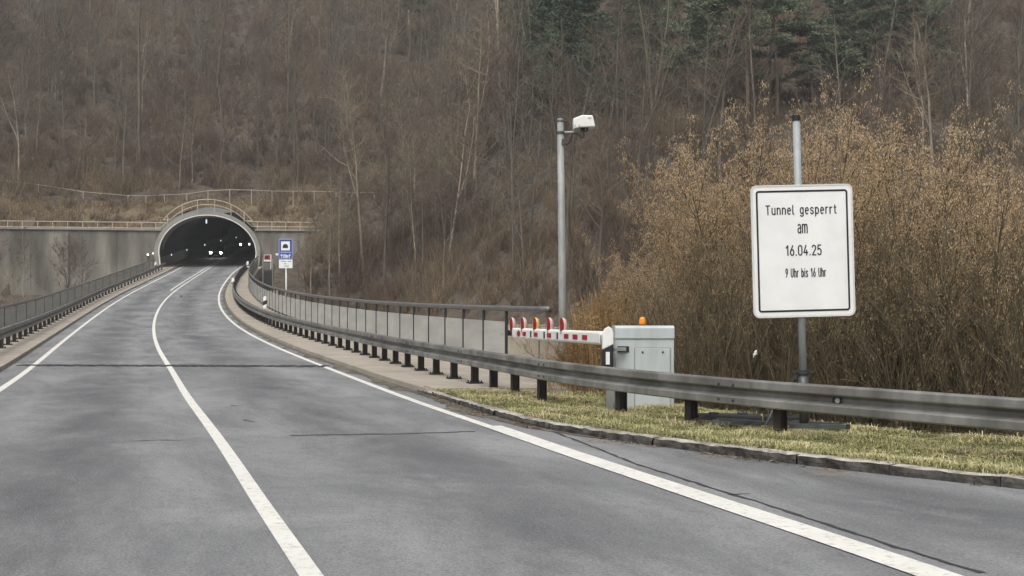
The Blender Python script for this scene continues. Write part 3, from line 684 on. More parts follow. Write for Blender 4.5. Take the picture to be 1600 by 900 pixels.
# railing over the arch and on both wall tops
def steel(b, pts, r=.045): b.tube(pts, r, 6)
YR = -.35
t = thing('arch_railing', 'pale curved steel railing arching over the tunnel mouth', 'railing', tl(0, YR, SPR+EB+.4)); b = MB(); cz = 7.72
def arc(Rr, zend): 
    a = math.asin((zend-cz)/Rr); return [tl(Rr*math.cos(a+(math.pi-2*a)*i/24), YR, cz+Rr*math.sin(a+(math.pi-2*a)*i/24)) for i in range(25)]
A1 = arc(5.94, 11.42); A2 = arc(5.38, 11.42)
steel(b, A1, .055); steel(b, A2, .05); steel(b, [A1[0], A2[0]]); steel(b, [A1[-1], A2[-1]]); b.build('rail', 'railing_paint', t)
for u_ in (265, 287, 310, 336, 361, 381):
    x = (u_-326)/FPX*PY; zt = cz+math.sqrt(5.94**2-x*x); zb = SPR+(EB+.44)*math.sqrt(max(0, 1-(x/(EA+.49))**2)); b = MB(); steel(b, [tl(x, YR, zb), tl(x, YR, zt)], .05); b.build('post', 'railing_paint', t)
def flat_railing(label, xs, zt, zb, zw, ends):
    t = thing('wall_railing', label, 'railing', tl(xs[0], .3, zw)); b = MB(); e0, e1 = ends
    steel(b, [tl(e0[0], .3, zt), tl(e1[0], .3, zt)], .05); steel(b, [tl(e0[1], .3, zb), tl(e1[1], .3, zb)], .045); steel(b, [tl(e0[0], .3, zt), tl(e0[1], .3, zb)]); steel(b, [tl(e1[0], .3, zt), tl(e1[1], .3, zb)]); b.build('rail', 'railing_paint', t)
    for x in xs: b = MB(); steel(b, [tl(x, .3, zw), tl(x, .3, zt)], .045); b.build('post', 'railing_paint', t)
ux = lambda u_: (u_-326)/FPX*PY
flat_railing('straight pale steel railing on the wall right of the tunnel arch', [ux(q) for q in (401,423,444.5,467,493)], 11.36, 10.85, 10.5, ((ux(384), ux(392)), (ux(494), ux(494))))
flat_railing('straight pale steel railing on the wall left of the tunnel arch', [ux(q) for q in (246,225,203,181,159,137,115,93,71,49,27,5)], 11.15, 10.55, 10.4, ((ux(262), ux(253)), (ux(0), ux(0))))
# chain link fence on the bank above
FT = [(-20,356),(60,345),(130,333),(200,319),(228,314),(257,308.5),(292,303),(325,298),(359,296.5),(393,297),(425,298.5),(458,298.7),(491,299),(525,299.5),(558,301),(585,303)]
t = None; Pf = []
for u_, v_ in FT:
    p = pix(u_, v_, 131.0); p.z = float(terrain(np.array([p.x]), np.array([131.0]))[0]); Pf.append((p, pix(u_, v_, 131.0).z))
t = thing('wire_fence', 'thin wire mesh fence with slim posts on the bank above the tunnel', 'fence', Pf[7][0])
tops = [Vector((p.x, p.y, max(z, p.z+.8))) for p, z in Pf]
b = MB(); steel(b, tops, .035); b.build('top_rail', 'railing_paint', t)
for (p, z), tp_ in zip(Pf, tops): b = MB(); steel(b, [p-Vector((0,0,.3)), tp_], .045); b.build('post', 'railing_paint', t)
b = MB()
for (p, z), tp_, (p2, z2), tp2 in zip(Pf, tops, Pf[1:], tops[1:]):
    for k in range(1, 5): b.tube([tp_.lerp(p, k/5), tp2.lerp(p2, k/5)], .007, 3, caps=False)
    for k in range(0, 8): b.tube([tp_.lerp(tp2, k/8), p.lerp(p2, k/8)], .005, 3, caps=False)
b.build('wire_mesh', 'fence_wire', t)

# lamps inside and beside the tunnel
def small_lamp(u_, v_, y, label, sz=.12, m='lamp_small', group='small lamps along the left tunnel wall', tall=1.4, arm=None):
    p = pix(u_, v_, y); t = thing('tunnel_lamp', label, 'lamp', p, group)
    b = MB(); b.lathe([(sz*.2,-sz*tall),(sz*.8,-sz*tall*.8),(sz*.8,sz*tall*.8),(sz*.2,sz*tall)], p, n=10); b.build('lens', m, t, smooth=False)
    b = MB(); b.box(p+ax_*(sz*.95), (sz*2.2, .1, sz*tall*2.3), Matrix((rt_, ax_, Vector((0,0,1)))).transposed()); b.build('housing', 'dark_steel', t)
    if arm is not None:
        b = MB(); b.tube([p+ax_*(sz*.95)]+[Vector(q) for q in arm], .03, 6); b.build('bracket', 'dark_steel', t)
def wall_side(y, sgn, z):
    c = tl(0, y-PY, 0); return (c+rt_*(sgn*4.9)).x, (c+rt_*(sgn*4.9)).y, z
for i, (u_, v_) in enumerate(((268,398),(292,390.5),(320,382.5),(345,376),(369,371))):
    y = (129, 141, 157, 172, 190)[i]; p = pix(u_, v_, y)
    small_lamp(u_, v_, y, ('small dim lamp on the left tunnel wall, nearest to the mouth','small dim lamp on the left tunnel wall, second from the mouth','small dim lamp above the car headlights to the left','small dim lamp above the right headlight of the car','small dim lamp deepest in the tunnel, highest of its row')[i], sz=(.07,.065,.08,.075,.075)[i], arm=[(p.x, p.y+.3, p.z+(1.2 if i > 2 else .5)), wall_side(y, -1, p.z+1.2)] if i < 3 else [(p.x, p.y, SPR+EB+.1*(y-PY)-.4)])
for u_, v_, y, sz, lb in ((376,382,130,.13,'round bright lamp hanging under the vault right of the car'), (389.5,381.5,126,.10,'round bright lamp beside the right edge of the arch')):
    p = pix(u_, v_, y); small_lamp(u_, v_, y, lb, sz, 'lamp_white', 'bright lamps at the right of the tunnel mouth', 1.0, arm=[(p.x, p.y+.3, p.z+1.9), (p.x+.2, p.y+.3, p.z+2.4)])
small_lamp(322.5, 346, 126, 'slim white lamp hanging from the crown of the tunnel arch', .09, 'lamp_small', 'lamp at the crown', 2.6, arm=[pix(322.5, 338, 126)])
for u_, lb, sz in ((231, 'larger white signal lamp on the wall left of the tunnel arch', .10), (239, 'smaller white signal lamp next to the tunnel arch, left side', .07)):
    p = pix(u_, 398 if u_ == 231 else 396, 122.8); small_lamp(u_, 398 if u_ == 231 else 396, 122.8, lb, sz, 'lamp_white', 'signal lamps left of the arch', .9, arm=[(p.x, p.y, PZ+.1)])

# ------------------------------------------------------------------ oncoming car
def car():
    cy = 145.0; cx = (337-800)/FPX*cy; cz_ = float(zroad(cy)); base = Vector((cx, cy, cz_)); M = Matrix((rt_, ax_, Vector((0,0,1)))).transposed()
    def W(x, y, z): return base+M@Vector((x, y, z+.1*y))
    t = thing('car', 'dark car driving out of the tunnel with both headlights on', 'car', base)
    pr = [(0,.35),(-.02,.62),(.15,.78),(1.1,.95),(1.25,1.0),(3.6,1.0),(4.2,.98),(4.3,.6),(4.25,.3),(.1,.25)]
    def loft(b, prof, widths):
        n = len(prof); V = [W(-w_, y, z) for (y, z), w_ in zip(prof, widths)]+[W(w_, y, z) for (y, z), w_ in zip(prof, widths)]
        b.add(V, [tuple(range(n)), tuple(range(n, 2*n))[::-1]]+[(i, (i+1)%n, n+(i+1)%n, n+i) for i in range(n)])
    b = MB(); loft(b, pr, [.82,.84,.86,.88,.88,.88,.85,.86,.84,.8]); b.build('body', 'car_paint', t, bevel=.05)
    b = MB(); loft(b, [(1.1,.94),(1.95,1.42),(2.3,1.48),(3.3,1.46),(4.0,1.02)], [.8,.62,.6,.6,.74]); b.build('cabin', 'car_paint', t, bevel=.04)
    b = MB(); b.add([W(-.74,1.17,1.0), W(.74,1.17,1.0), W(.58,1.87,1.4), W(-.58,1.87,1.4)], [(0,1,2,3)]); b.v = [tuple(Vector(p)+Vector((0,-.03,.02))) for p in b.v]; b.build('windscreen', 'car_glass', t)
    for s in (-1, 1):
        for y in (.75, 3.4):
            b = MB(); b.lathe([(.2,-.1),(.31,-.1),(.31,.1),(.2,.1)], W(s*.78, y, .31), axis=rt_, n=18); b.build('wheel', 'tyre', t)
        b = MB(); b.lathe([(.02,-.02),(.12,0),(.15,.05)], W(s*.62, -.05, .64), axis=ax_, n=16); b.build('headlight', 'headlight', t)
        b = MB(); b.box(W(s*.98, 1.35, 1.02), (.2, .1, .14), M); b.build('mirror', 'car_paint', t)
    b = MB(); b.box(W(0, -.03, .45), (.9, .05, .16), M); b.build('grille', 'black_paint', t)
    b = MB(); b.box(W(0, -.05, .33), (.5, .02, .1), M); b.build('number_plate', 'white_paint', t)
car()

# ------------------------------------------------------------------ delineator posts
def delineator(p, label, h=1.0, w_=.12, lean=0, face=Vector((0,-1,0)), band=(.55,.8), refl=True, group=None):
    """white post with black band and a reflector"""
    p = Vector(p); t = thing('delineator_post', label, 'delineator', p, group); face = face.normalized(); r_ = Vector((-face.y, face.x, 0)); d = w_*.75
    def slab(z0l, z0r, z1l, z1r, m, nm, g=0, rounded=False):
        b = MB(); hw = w_/2+g; hd = d/2+g
        top = [(hw, z1r), (-hw, z1l)] if not rounded else [(hw, z1r-.09), (hw*.75, z1r-.03), (hw*.2, z1r), (-hw*.6, z1r-.035), (-hw, z1l-.1)]
        poly = [(-hw, z0l), (hw, z0r)]+top
        b.prism(poly, p-face*(-hd)+Vector((0,0,0)), r_, (0,0,1), -face*(2*hd)); return b.build(nm, m, t, bevel=.008)
    b0, b1 = band; sl = w_*.5
    slab(0, 0, h*b0-sl/2, h*b0+sl/2, 'white_paint', 'shaft'); slab(h*b0-sl/2, h*b0+sl/2, h*b1-sl/2, h*b1+sl/2, 'black_paint', 'band', .0015); slab(h*b1-sl/2, h*b1+sl/2, h, h, 'white_paint', 'head', 0, True)
    if refl:
        b = MB(); b.box(p+face*(d/2+.006)+r_*(-.004)+Vector((0,0,h*(b0+b1)/2)), (w_*.36, .008, h*(b1-b0)*.55), Matrix((r_, -face, Vector((0,0,1)))).transposed()); b.build('reflector', 'white_paint', t)
    return t
def dl(u_, v0, v1, y, label, **k):
    a = pix(u_, v1, y); return delineator(a, label, h=(v1-v0)*y/FPX, **k)
dl(949.5, 510, 606, 16.0, 'large white delineator post with black band beside the grey cabinet', w_=.15, band=(.30,.67))
dl(414, 462.5, 482, 52, 'small white and black delineator post standing in front of the bridge railing', w_=.15, band=(.3,.62), refl=False)
dl(364.2, 434, 446, 91, 'white delineator post on the far guardrail near the tunnel', w_=.2, band=(.2,.45), refl=False)
dl(387, 408, 417.5, 118, 'tiny white delineator post at the right foot of the tunnel arch', w_=.22, band=(.15,.35), refl=False)
dl(243.2, 409, 420, 117, 'white delineator post at the left foot of the tunnel arch', w_=.2, band=(.25,.5), refl=False)

# ------------------------------------------------------------------ stroke lettering (plain road-sign strokes)
def arcp(cx, cy, rx, ry, a0, a1, n=12): return [(cx+rx*math.cos(R_(a0+(a1-a0)*i/n)), cy+ry*math.sin(R_(a0+(a1-a0)*i/n))) for i in range(n+1)]
GL = {
 'T': (.62, [[(0,1),(.62,1)], [(.31,1),(.31,0)]]),
 'u': (.46, [[(0,.72)]+arcp(.23,.23,.23,.23,180,360)+[(.46,.72)], [(.46,.3),(.46,0)]]),
 'n': (.46, [[(0,.72),(0,0)], arcp(.23,.47,.23,.25,180,0)+[(.46,0)]]),
 'e': (.46, [[(.0,.39),(.46,.39)], arcp(.23,.36,.23,.36,5,305,18)]),
 'l': (.16, [[(0,1),(0,.14),(.04,.03),(.16,0)]]),
 'g': (.46, [arcp(.23,.38,.23,.34,0,360,20), [(.46,.72)]+[(.46,-.05)]+arcp(.23,-.06,.23,.2,0,-150,8)]),
 's': (.42, [[(.41,.60),(.34,.69),(.21,.72),(.08,.69),(.02,.58),(.05,.46),(.16,.39),(.30,.34),(.40,.26),(.41,.14),(.34,.03),(.2,0),(.07,.03),(0,.12)]]),
 'p': (.46, [[(0,.72),(0,-.28)], arcp(.23,.36,.23,.36,0,360,20)]),
 'r': (.30, [[(0,.72),(0,0)], [(0,.45),(.06,.63),(.17,.71),(.30,.71)]]),
 't': (.32, [[(.12,.95),(.12,.14),(.17,.03),(.32,0)], [(0,.70),(.30,.70)]]),
 'a': (.44, [[(.04,.62),(.11,.70),(.23,.72),(.37,.68),(.43,.55),(.43,0)], [(.43,.42),(.18,.41),(.05,.34),(0,.2),(.05,.06),(.17,0),(.31,.03),(.43,.16)]]),
 'm': (.72, [[(0,.72),(0,0)], arcp(.18,.52,.18,.2,180,0,8)+[(.36,0)], arcp(.54,.52,.18,.2,180,0,8)+[(.72,0)]]),
 '1': (.3, [[(0,.76),(.22,1),(.22,0)]]),
 '6': (.48, [arcp(.24,.29,.24,.29,0,360,20), [(.36,1),(.10,.54),(.02,.36)]]),
 '9': (.48, [arcp(.24,.71,.24,.29,0,360,20), [(.12,0),(.38,.46),(.46,.64)]]),
 '0': (.48, [arcp(.24,.74,.24,.26,0,180,10)+arcp(.24,.26,.24,.26,180,360,10)+[(.48,.74)]]),
 '4': (.52, [[(.30,1),(0,.26),(.52,.26)], [(.38,.5),(.38,0)]]),
 '2': (.48, [arcp(.24,.74,.23,.26,165,-35,12)+[(.02,0),(.48,0)]]),
 '5': (.48, [[(.44,1),(.07,1),(.04,.54)]+arcp(.23,.32,.25,.32,125,-150,14)]),
 'U': (.52, [[(0,1)]+arcp(.26,.26,.26,.26,180,360,12)+[(.52,1)]]),
 'h': (.46, [[(0,1),(0,0)], arcp(.23,.47,.23,.25,180,0)+[(.46,0)]]),
 'b': (.46, [[(0,1),(0,0)], arcp(.23,.36,.23,.36,0,360,20)]),
 'i': (.06, [[(.03,.72),(.03,0)], [(.03,.93),(.03,.96)]]),
 '.': (.1, [[(.05,0),(.05,.03)]]), ' ': (.3, []), '^': (.4, [[(.2,1),(.2,0)], [(0,.68),(.2,1),(.4,.68)]]),
}
def lettering(b, text, o, ux_, uy_, nrm, cap, width, stroke, gap=.24):
    """text of given cap height, centred on o and fitted to the width; raised strokes"""
    adv = sum(GL[c][0]+gap for c in text)-gap; sx = width/adv; x = -width/2
    for c in text:
        w_, st_ = GL[c]
        cut_ = []
        for s_ in st_:
            run = [s_[0]]
            for i in range(1, len(s_)):
                run.append(s_[i])
                if i+1 < len(s_):
                    a1 = math.atan2(s_[i][1]-s_[i-1][1], s_[i][0]-s_[i-1][0]); a2 = math.atan2(s_[i+1][1]-s_[i][1], s_[i+1][0]-s_[i][0])
                    if abs((a2-a1+math.pi)%(2*math.pi)-math.pi) > .8: cut_.append(run); run = [s_[i]]
            cut_.append(run)
        for s_ in cut_:
            P3 = [o+ux_*(x+px*sx)+uy_*(py*cap) for px, py in s_]
            # rectangular ribbon strokes with round joints
            for p in ([P3[0], P3[-1]] if len(P3) > 1 else P3): b.lathe([(stroke/2,0),(stroke/2,.0016)], p, axis=nrm, n=10)
            V = []; F = []
            for i, p in enumerate(P3):
                tg = (P3[min(i+1,len(P3)-1)]-P3[max(i-1,0)]).normalized(); nn = tg.cross(nrm).normalized()
                if 0 < i < len(P3)-1:
                    a1 = (P3[i]-P3[i-1]).normalized(); cs = max(.5, a1.dot(tg))
                else: cs = 1
                V += [p+nn*(stroke/2/cs)+nrm*.002, p-nn*(stroke/2/cs)+nrm*.002]
                if i: F.append((2*i-2, 2*i-1, 2*i+1, 2*i))
            b.add(V, F)
        x += (w_+gap)*sx
def rrect(w_, h, r, n=6):
    P = []
    for cx, cy, a in ((w_/2-r,h/2-r,0),(-w_/2+r,h/2-r,90),(-w_/2+r,-h/2+r,180),(w_/2-r,-h/2+r,270)): P += arcp(cx, cy, r, r, a, a+90, n)
    return P
def ring_frame(b, o, ux_, uy_, nrm, w_, h, r, t_, dz=.0015):
    A = rrect(w_, h, r); B = rrect(w_-2*t_, h-2*t_, max(.002, r-t_)); n = len(A)
    V = [o+ux_*x+uy_*y+nrm*dz for x, y in A]+[o+ux_*x+uy_*y+nrm*dz for x, y in B]
    b.add(V, [(i, (i+1)%n, n+(i+1)%n, n+i) for i in range(n)])

# ------------------------------------------------------------------ closure sign
SY = 13.4
def closure_sign():
    foot = pix(1257, 661, SY); topp = pix(1244, 181, SY)
    t = thing('closure_sign', 'large white board with black border announcing the tunnel closure, on a grey pole', 'road sign', foot)
    d = (topp-foot).normalized()
    b = MB(); b.tube([foot, topp-d*.06], .043, 16); b.build('pole', 'sign_pole', t, smooth=True)
    b = MB(); b.lathe([(.048,0),(.048,.06),(.04,.066)], topp-d*.06, axis=d, n=16); b.build('pole_cap', 'black_paint', t)
    # board slightly turned and tilted
    TLc, TRc, BLc, BRc = pix(1172.5, 291, SY-.08), pix(1331, 287.5, SY-.02), pix(1179.5, 496.5, SY-.08), pix(1335.5, 492.5, SY-.02)
    c = (TLc+TRc+BLc+BRc)/4; ux_ = ((TRc-TLc)+(BRc-BLc)).normalized(); uy_ = ((TLc-BLc)+(TRc-BRc)); uy_ = (uy_-ux_*uy_.dot(ux_)).normalized(); nrm = ux_.cross(uy_).normalized()
    if nrm.y > 0: nrm = -nrm
    w_ = ((TRc-TLc).length+(BRc-BLc).length)/2; h = ((TLc-BLc).length+(TRc-BRc).length)/2
    b = MB(); b.prism(rrect(w_, h, .07), c-nrm*.02, ux_, uy_, nrm*.02); b.build('board', 'sign_white', t, bevel=.004)
    b = MB(); ring_frame(b, c, ux_, uy_, nrm, w_, h, .07, .016, .002)
    A = rrect(w_+.012, h+.012, .074); n = len(A); V = [c+ux_*x+uy_*y+nrm*.004 for x, y in A]+[c+ux_*x+uy_*y-nrm*.022 for x, y in A]; b.add(V, [(i, (i+1)%n, n+(i+1)%n, n+i) for i in range(n)])
    A2 = rrect(w_-.02, h-.02, .06); V = [c+ux_*x+uy_*y+nrm*.004 for x, y in A]+[c+ux_*x+uy_*y+nrm*.004 for x, y in A2]; b.add(V, [(i, (i+1)%n, n+(i+1)%n, n+i) for i in range(n)])
    b.build('rim', 'sign_rim', t)
    b = MB(); ring_frame(b, c, ux_, uy_, nrm, w_-.105, h-.115, .035, .022, .003); b.build('border_line', 'black_paint', t)
    px = SY/FPX; b = MB(); cu, cv = 1254.6, 391.9
    for txt, u_, v_, cap, wd, stv, gap in (('Tunnel gesperrt', 1253, 334.5, 13.6, 111, 1.75, .36), ('am', 1254.5, 364, 18.5, 14.5, 1.8, .28), ('16.04.25', 1255.5, 398.5, 15, 55, 1.9, .28), ('9 Uhr bis 16 Uhr', 1258, 432.5, 13, 63, 1.45, .34)):
        o = c+ux_*((u_-cu)*px)+uy_*(-(v_-cv)*px)+nrm*.0012
        lettering(b, txt, o, ux_, uy_, nrm, cap*px, wd*px, stv*px, gap); b.build('text_line', 'black_paint', t); b = MB()
    for k in (-.45, .45):
        b = MB(); q = c+uy_*k-nrm*.03; b.box(q, (.5, .03, .05), Matrix((ux_, -nrm, uy_)).transposed()); b.build('mounting_bar', 'frame_steel', t)
    # socket and clamp at the foot
    q = foot+d*.62; b = MB(); b.tube([foot, q], .058, 14); b.build('socket', 'frame_steel', t, smooth=True)
    b = MB(); b.lathe([(.075,0),(.075,.05)], q-d*.05, axis=d, n=14); b.bar(q+Vector((-.13,-.02,-.02)), q+Vector((.13,-.02,-.02)), .02, .02); b.bar(q+Vector((-.2,.02,-.25)), q+Vector((-.06,.0,-.02)), .03, .03); b.build('clamp', 'dark_steel', t)
    # steel stand: two long box-section bars lying on the grass and a brace
    for a_, c_, nm in (((1222,666),(1311,663),'stand_bar'),):
        pass
    zg = float(vz(np.array([foot.x]), np.array([foot.y]))[0])+.05
    zg += .03; P1 = Vector((foot.x-.25, foot.y-.30, zg)); P2 = Vector((foot.x+.36, foot.y-.42, zg))
    b = MB(); b.bar(P1, P2, .05, .05); b.build('stand_bar', 'frame_steel', t)
    b = MB(); b.bar(P2, P2+(P2-P1).normalized()*.045, .056, .056); b.build('bar_end_cap', 'rubber', t)
    b = MB(); b.bar(foot+Vector((-.1,.1,0))+Vector((0,0,zg-foot.z)), P2+Vector((-.02,.12,.005)), .05, .05); b.build('stand_bar', 'frame_steel', t)
    b = MB(); b.bar(Vector((foot.x-1.05, foot.y+.1, zg)), Vector((foot.x-.03, foot.y+.05, zg-.01)), .05, .045); b.build('stand_bar', 'frame_steel', t)
    b = MB(); b.bar(Vector((foot.x-.46, foot.y-.1, zg)), Vector((foot.x-.3, foot.y+.05, zg+.26)), .025, .025); b.build('brace', 'frame_steel', t)
closure_sign()
def foot_weights():
    specs = [(1140, 642, 13.9, .75, .32, 'long black rubber base weight lying on the grass left of the sign pole'), (1222, 645, 13.9, .42, .3, 'short black rubber base weight lying beside the sign pole')]
    for u_, v_, y, L, W_, lb in specs:
        p = pix(u_, v_, y); p.z = float(vz(np.array([p.x]), np.array([p.y]))[0])+.02
        t = thing('base_weight', lb, 'rubber weight', p, None); M = Matrix.Rotation(R_(-6), 3, 'Z')
        b = MB(); b.box(p+Vector((0,0,.05)), (L, W_, .10), M); b.build('block', 'rubber', t, bevel=.02)
        for q_ in (-.25, .2): b = MB(); b.box(p+M@Vector((L*q_,0,.105)), (L*.16, W_*.4, .03), M); b.build('handle_lug', 'rubber', t, bevel=.01)
    a = pix(1103, 636, 13.9); c = pix(1190, 655, 13.3)
    for q in (a, c): q.z = float(vz(np.array([q.x]), np.array([q.y]))[0])+.07
    b = MB(); b.bar(a, c, .06, .05); o = b.build('steel_bar', 'frame_steel', loc=tuple(a), bevel=.006); tag(o, 'long grey steel bar lying on the grass behind the guardrail', 'steel bar')
foot_weights()

# ------------------------------------------------------------------ barrier cabinet and boom
CY = 16.2
def barrier():
    a = pix(961, 640, CY); c = pix(1054, 640, CY); zg = pix(961, 641, CY).z; base = Vector(((a.x+c.x)/2, CY, zg))
    t = thing('barrier_cabinet', 'pale grey barrier drive cabinet with orange beacon behind the guardrail', 'cabinet', base)
    W_ = c.x-a.x; topz = pix(0, 511, CY).z; D = .5
    def X(f): return a.x+f*W_
    b = MB(); b.box((base.x, CY+D/2, (zg-.1+topz-.16)/2), (W_-.012, D-.012, topz-.16-zg+.1)); b.build('housing', 'cabinet_grey', t, bevel=.008)
    b = MB(); b.prism([(0,0),(D,0),(D,.18),(.05,.185),(0,.155)], (a.x, CY-.012, topz-.165), (0,1,0), (0,0,1), (W_,0,0)); b.build('lid', 'cabinet_grey', t, bevel=.01)
    # door set in a seam
    dx0, dx1 = X(.335), X(.92); dz1 = pix(0, 544, CY).z; dz0 = zg
    b = MB(); b.box(((dx0+dx1)/2, CY-.001, (dz0+dz1)/2), (dx1-dx0+.016, .02, dz1-dz0+.016)); b.build('door_seam', 'cabinet_seam', t)
    b = MB(); b.box(((dx0+dx1)/2, CY-.006, (dz0+dz1)/2), (dx1-dx0, .02, dz1-dz0)); dr = b.build('door', 'cabinet_grey', t, bevel=.004)
    for f in (.46, .80):
        b = MB(); b.lathe([(.014,0),(.014,-.012),(.006,-.014)], (X(f), CY-.014, dz1-.055), axis=(0,1,0), n=10); b.build('lock', 'dark_steel', dr)
    # slot and arm
    sx0, sx1, sz0, sz1 = X(.015), X(.21), pix(0, 550, CY).z, pix(0, 541, CY).z
    b = MB(); b.box(((sx0+sx1)/2+.02, CY-.004, (sz0+sz1)/2), (sx1-sx0, .012, sz1-sz0)); b.build('arm_slot', 'black_paint', t)
    b = MB(); b.bar((X(.17), CY-.06, (sz0+sz1)/2), (X(-.04), CY-.12, (sz0+sz1)/2), .05, .05); b.build('drive_arm', 'pole_steel', t, bevel=.005)
    # beacon
    bx = X(.49); bc = Vector((bx, CY+.22, topz)); 
    b = MB(); b.lathe([(.055,0),(.055,.025),(.045,.03)], bc, n=16); bo = b.build('beacon_base', 'dark_steel', t)
    b = MB(); b.lathe([(.05,.03),(.052,.06),(.046,.085),(.046,.1),(.04,.125),(.022,.14),(.004,.143)], bc, n=18); b.build('beacon_dome', 'orange_glass', t, smooth=True)
    # boom, swung open alongside the guardrail
    zc = EYE-.34; p0 = pix(942, 0, 17.2); p1 = pix(803, 0, 22.2); p0.z = p1.z = 0
    bb = thing('barrier_boom', 'white barrier boom with red reflectors and round lamp heads, swung open beside the guardrail', 'barrier', (p0.x, p0.y, zc))
    d = (p1-p0); L = d.length; d.normalize(); nr = Vector((d.y, -d.x, 0)); up = Vector((0,0,1))
    Mb = Matrix((d, nr, up)).transposed(); bh = .205
    z0 = pix(0, 528.5, 17.2).z; z1 = pix(0, 520.5, 22.2).z
    def B(s, n_=0, h=0): return Vector((p0.x, p0.y, 0))+d*s+nr*n_+up*(z0+(z1-z0)*s/L+h)
    b = MB(); b.bar(B(0), B(L), .09, bh, up=(0,0,1)); b.build('beam', 'white_paint', bb, bevel=.035)
    def s_of(u_):
        # station whose sight line passes column u_
        k = (u_-800)/FPX; return (k*p0.y-p0.x)/(d.x-k*d.y)
    for u_ in (918, 903, 889, 862, 841, 823, 814):
        s = s_of(u_); b = MB(); b.bar(B(s-.12, -.049, 0), B(s+.12, -.049, 0), .006, .075); b.build('red_reflector', 'red_paint', bb)
    for u_ in (880.5, 859.5, 838, 818.5, 801):
        s = s_of(u_)
        yl = u_ == 838
        c = B(s, -.02, .17)
        b = MB(); axv = (nr*-.94+d*-.12).normalized()
        n = 20; u1 = axv.cross(up).normalized(); u2 = u1.cross(axv)
        # pear-shaped lamp head: hood at the back, lens in front
        def ringp(rx, rz, dd, zo=0): return [c+axv*dd+u1*(rx*math.cos(2*math.pi*i/n))+u2*(rz*math.sin(2*math.pi*i/n)+zo+ (-.02 if math.sin(2*math.pi*i/n) < -.5 else 0)) for i in range(n)]
        rings = [ringp(.05,.07,-.06), ringp(.085,.115,-.05), ringp(.095,.135,-.015), ringp(.095,.135,.015)]
        V = sum(rings, []); F = [(k*n+i, k*n+(i+1)%n, (k+1)*n+(i+1)%n, (k+1)*n+i) for k in range(3) for i in range(n)]+[tuple(range(n))[::-1]]
        b.add(V, F); lh = b.build('lamp_hood', 'hood_yellow' if yl else 'hood_pink', bb, smooth=True)
        b = MB(); V = ringp(.09,.13,.008)+ringp(.05,.08,.022); b.add(V, [(i, (i+1)%n, n+(i+1)%n, n+i) for i in range(n)]+[tuple(range(n,2*n))]); b.build('lens', 'red_lens', lh, smooth=True)
        b = MB(); b.bar(B(s, -.02, .03), B(s, -.02, .08), .05, .06, up=(1,0,0)); b.build('lamp_foot', 'black_paint', bb)
        b = MB(); b.bar(B(s+.16, 0, 0), B(s+.24, 0, 0), .102, bh*.55); b.build('clamp', 'black_paint', bb)
    # carrier under the boom at its pivot
    q0 = pix(952, 606, 16.02); b = MB(); b.bar(q0, Vector((q0.x, q0.y, -.1)), .11, .1, up=(1,0,0)); b.bar(q0+Vector((0,.05,.35)), B(0, 0, 0), .08, .1); b.build('pivot_post', 'pole_steel', bb)
barrier()

# ------------------------------------------------------------------ camera mast
def mast():
    y = 23.0; foot = pix(881, 590, y); foot.z = -.3; topp = pix(875.5, 187, y); d = (topp-foot).normalized(); px = y/FPX
    foot = foot+Vector((.0,0,0)); t = thing('camera_mast', 'tall grey steel mast with white camera housing on a short arm', 'camera mast', foot)
    b = MB(); b.tube([foot, foot.lerp(topp, .35), topp], [.088, .08, .064], 18); b.build('pole', 'pole_steel', t, smooth=True)
    b = MB(); b.lathe([(.068,0),(.068,.02),(.03,.03)], topp, axis=d, n=16); b.build('pole_cap', 'sign_pole', t)
    a0 = pix(876, 207, y); a1 = pix(908, 206.5, y); b = MB(); b.tube([a0, a1], .024, 10); b.build('arm', 'sign_pole', t, smooth=True)
    b = MB(); b.lathe([(.075,-.025),(.075,.025)], pix(875.8, 207.5, y), axis=d, n=16); b.lathe([(.072,-.012),(.072,.012)], pix(875.5, 189.5, y), axis=d, n=16); b.build('clamp', 'frame_steel', t)
    # housing: body with sloping front roof
    prof = [(895.5,185),(909.5,179.5),(926.5,179.8),(930.5,198),(907,198.6),(896.5,201)]
    b = MB(); P = [pix(u_, v_, y-.14) for u_, v_ in prof]; Q = [p+Vector((.0,.3,0)) for p in P]; n = len(P)
    b.add(P+Q, [tuple(range(n)), tuple(range(n, 2*n))[::-1]]+[(i, (i+1)%n, n+(i+1)%n, n+i) for i in range(n)]); h = b.build('housing', 'white_paint', t, bevel=.02)
    for u_ in (898.5, 905): b = MB(); b.box(pix(u_, 196, y-.147), (.012, .012, .03)); b.build('screw', 'frame_steel', h)
    b = MB(); b.box(pix(921, 183.5, y-.146), (.07, .012, .02)); b.build('plate', 'sign_rim', h)
    b = MB(); b.box(pix(910.5, 200.7, y), (.09, .1, .07)); b.bar(pix(909, 202, y), pix(913, 206.5, y), .05, .05); b.box(pix(917, 201, y), (.03, .05, .05)); b.build('tilt_head', 'black_paint', t)
    cb = [(918,199),(917.8,204),(914,205.5),(911.5,205.8),(912.5,211),(911.8,215),(909,215.5),(905.5,211.5),(902,208.3),(898,208),(894.5,210),(892.3,215),(890.5,221),(887,225),(880,225)]
    b = MB(); b.tube([pix(u_, v_, y-.05) for u_, v_ in cb], .014, 8); b.build('cable', 'rubber', t, smooth=True)
    b = MB(); b.box(pix(879.5, 219, y-.05), (.05,.05,.05)); b.box(pix(879.5, 224.5, y-.05), (.06,.05,.04)); b.build('cable_entry', 'frame_steel', t)
mast()

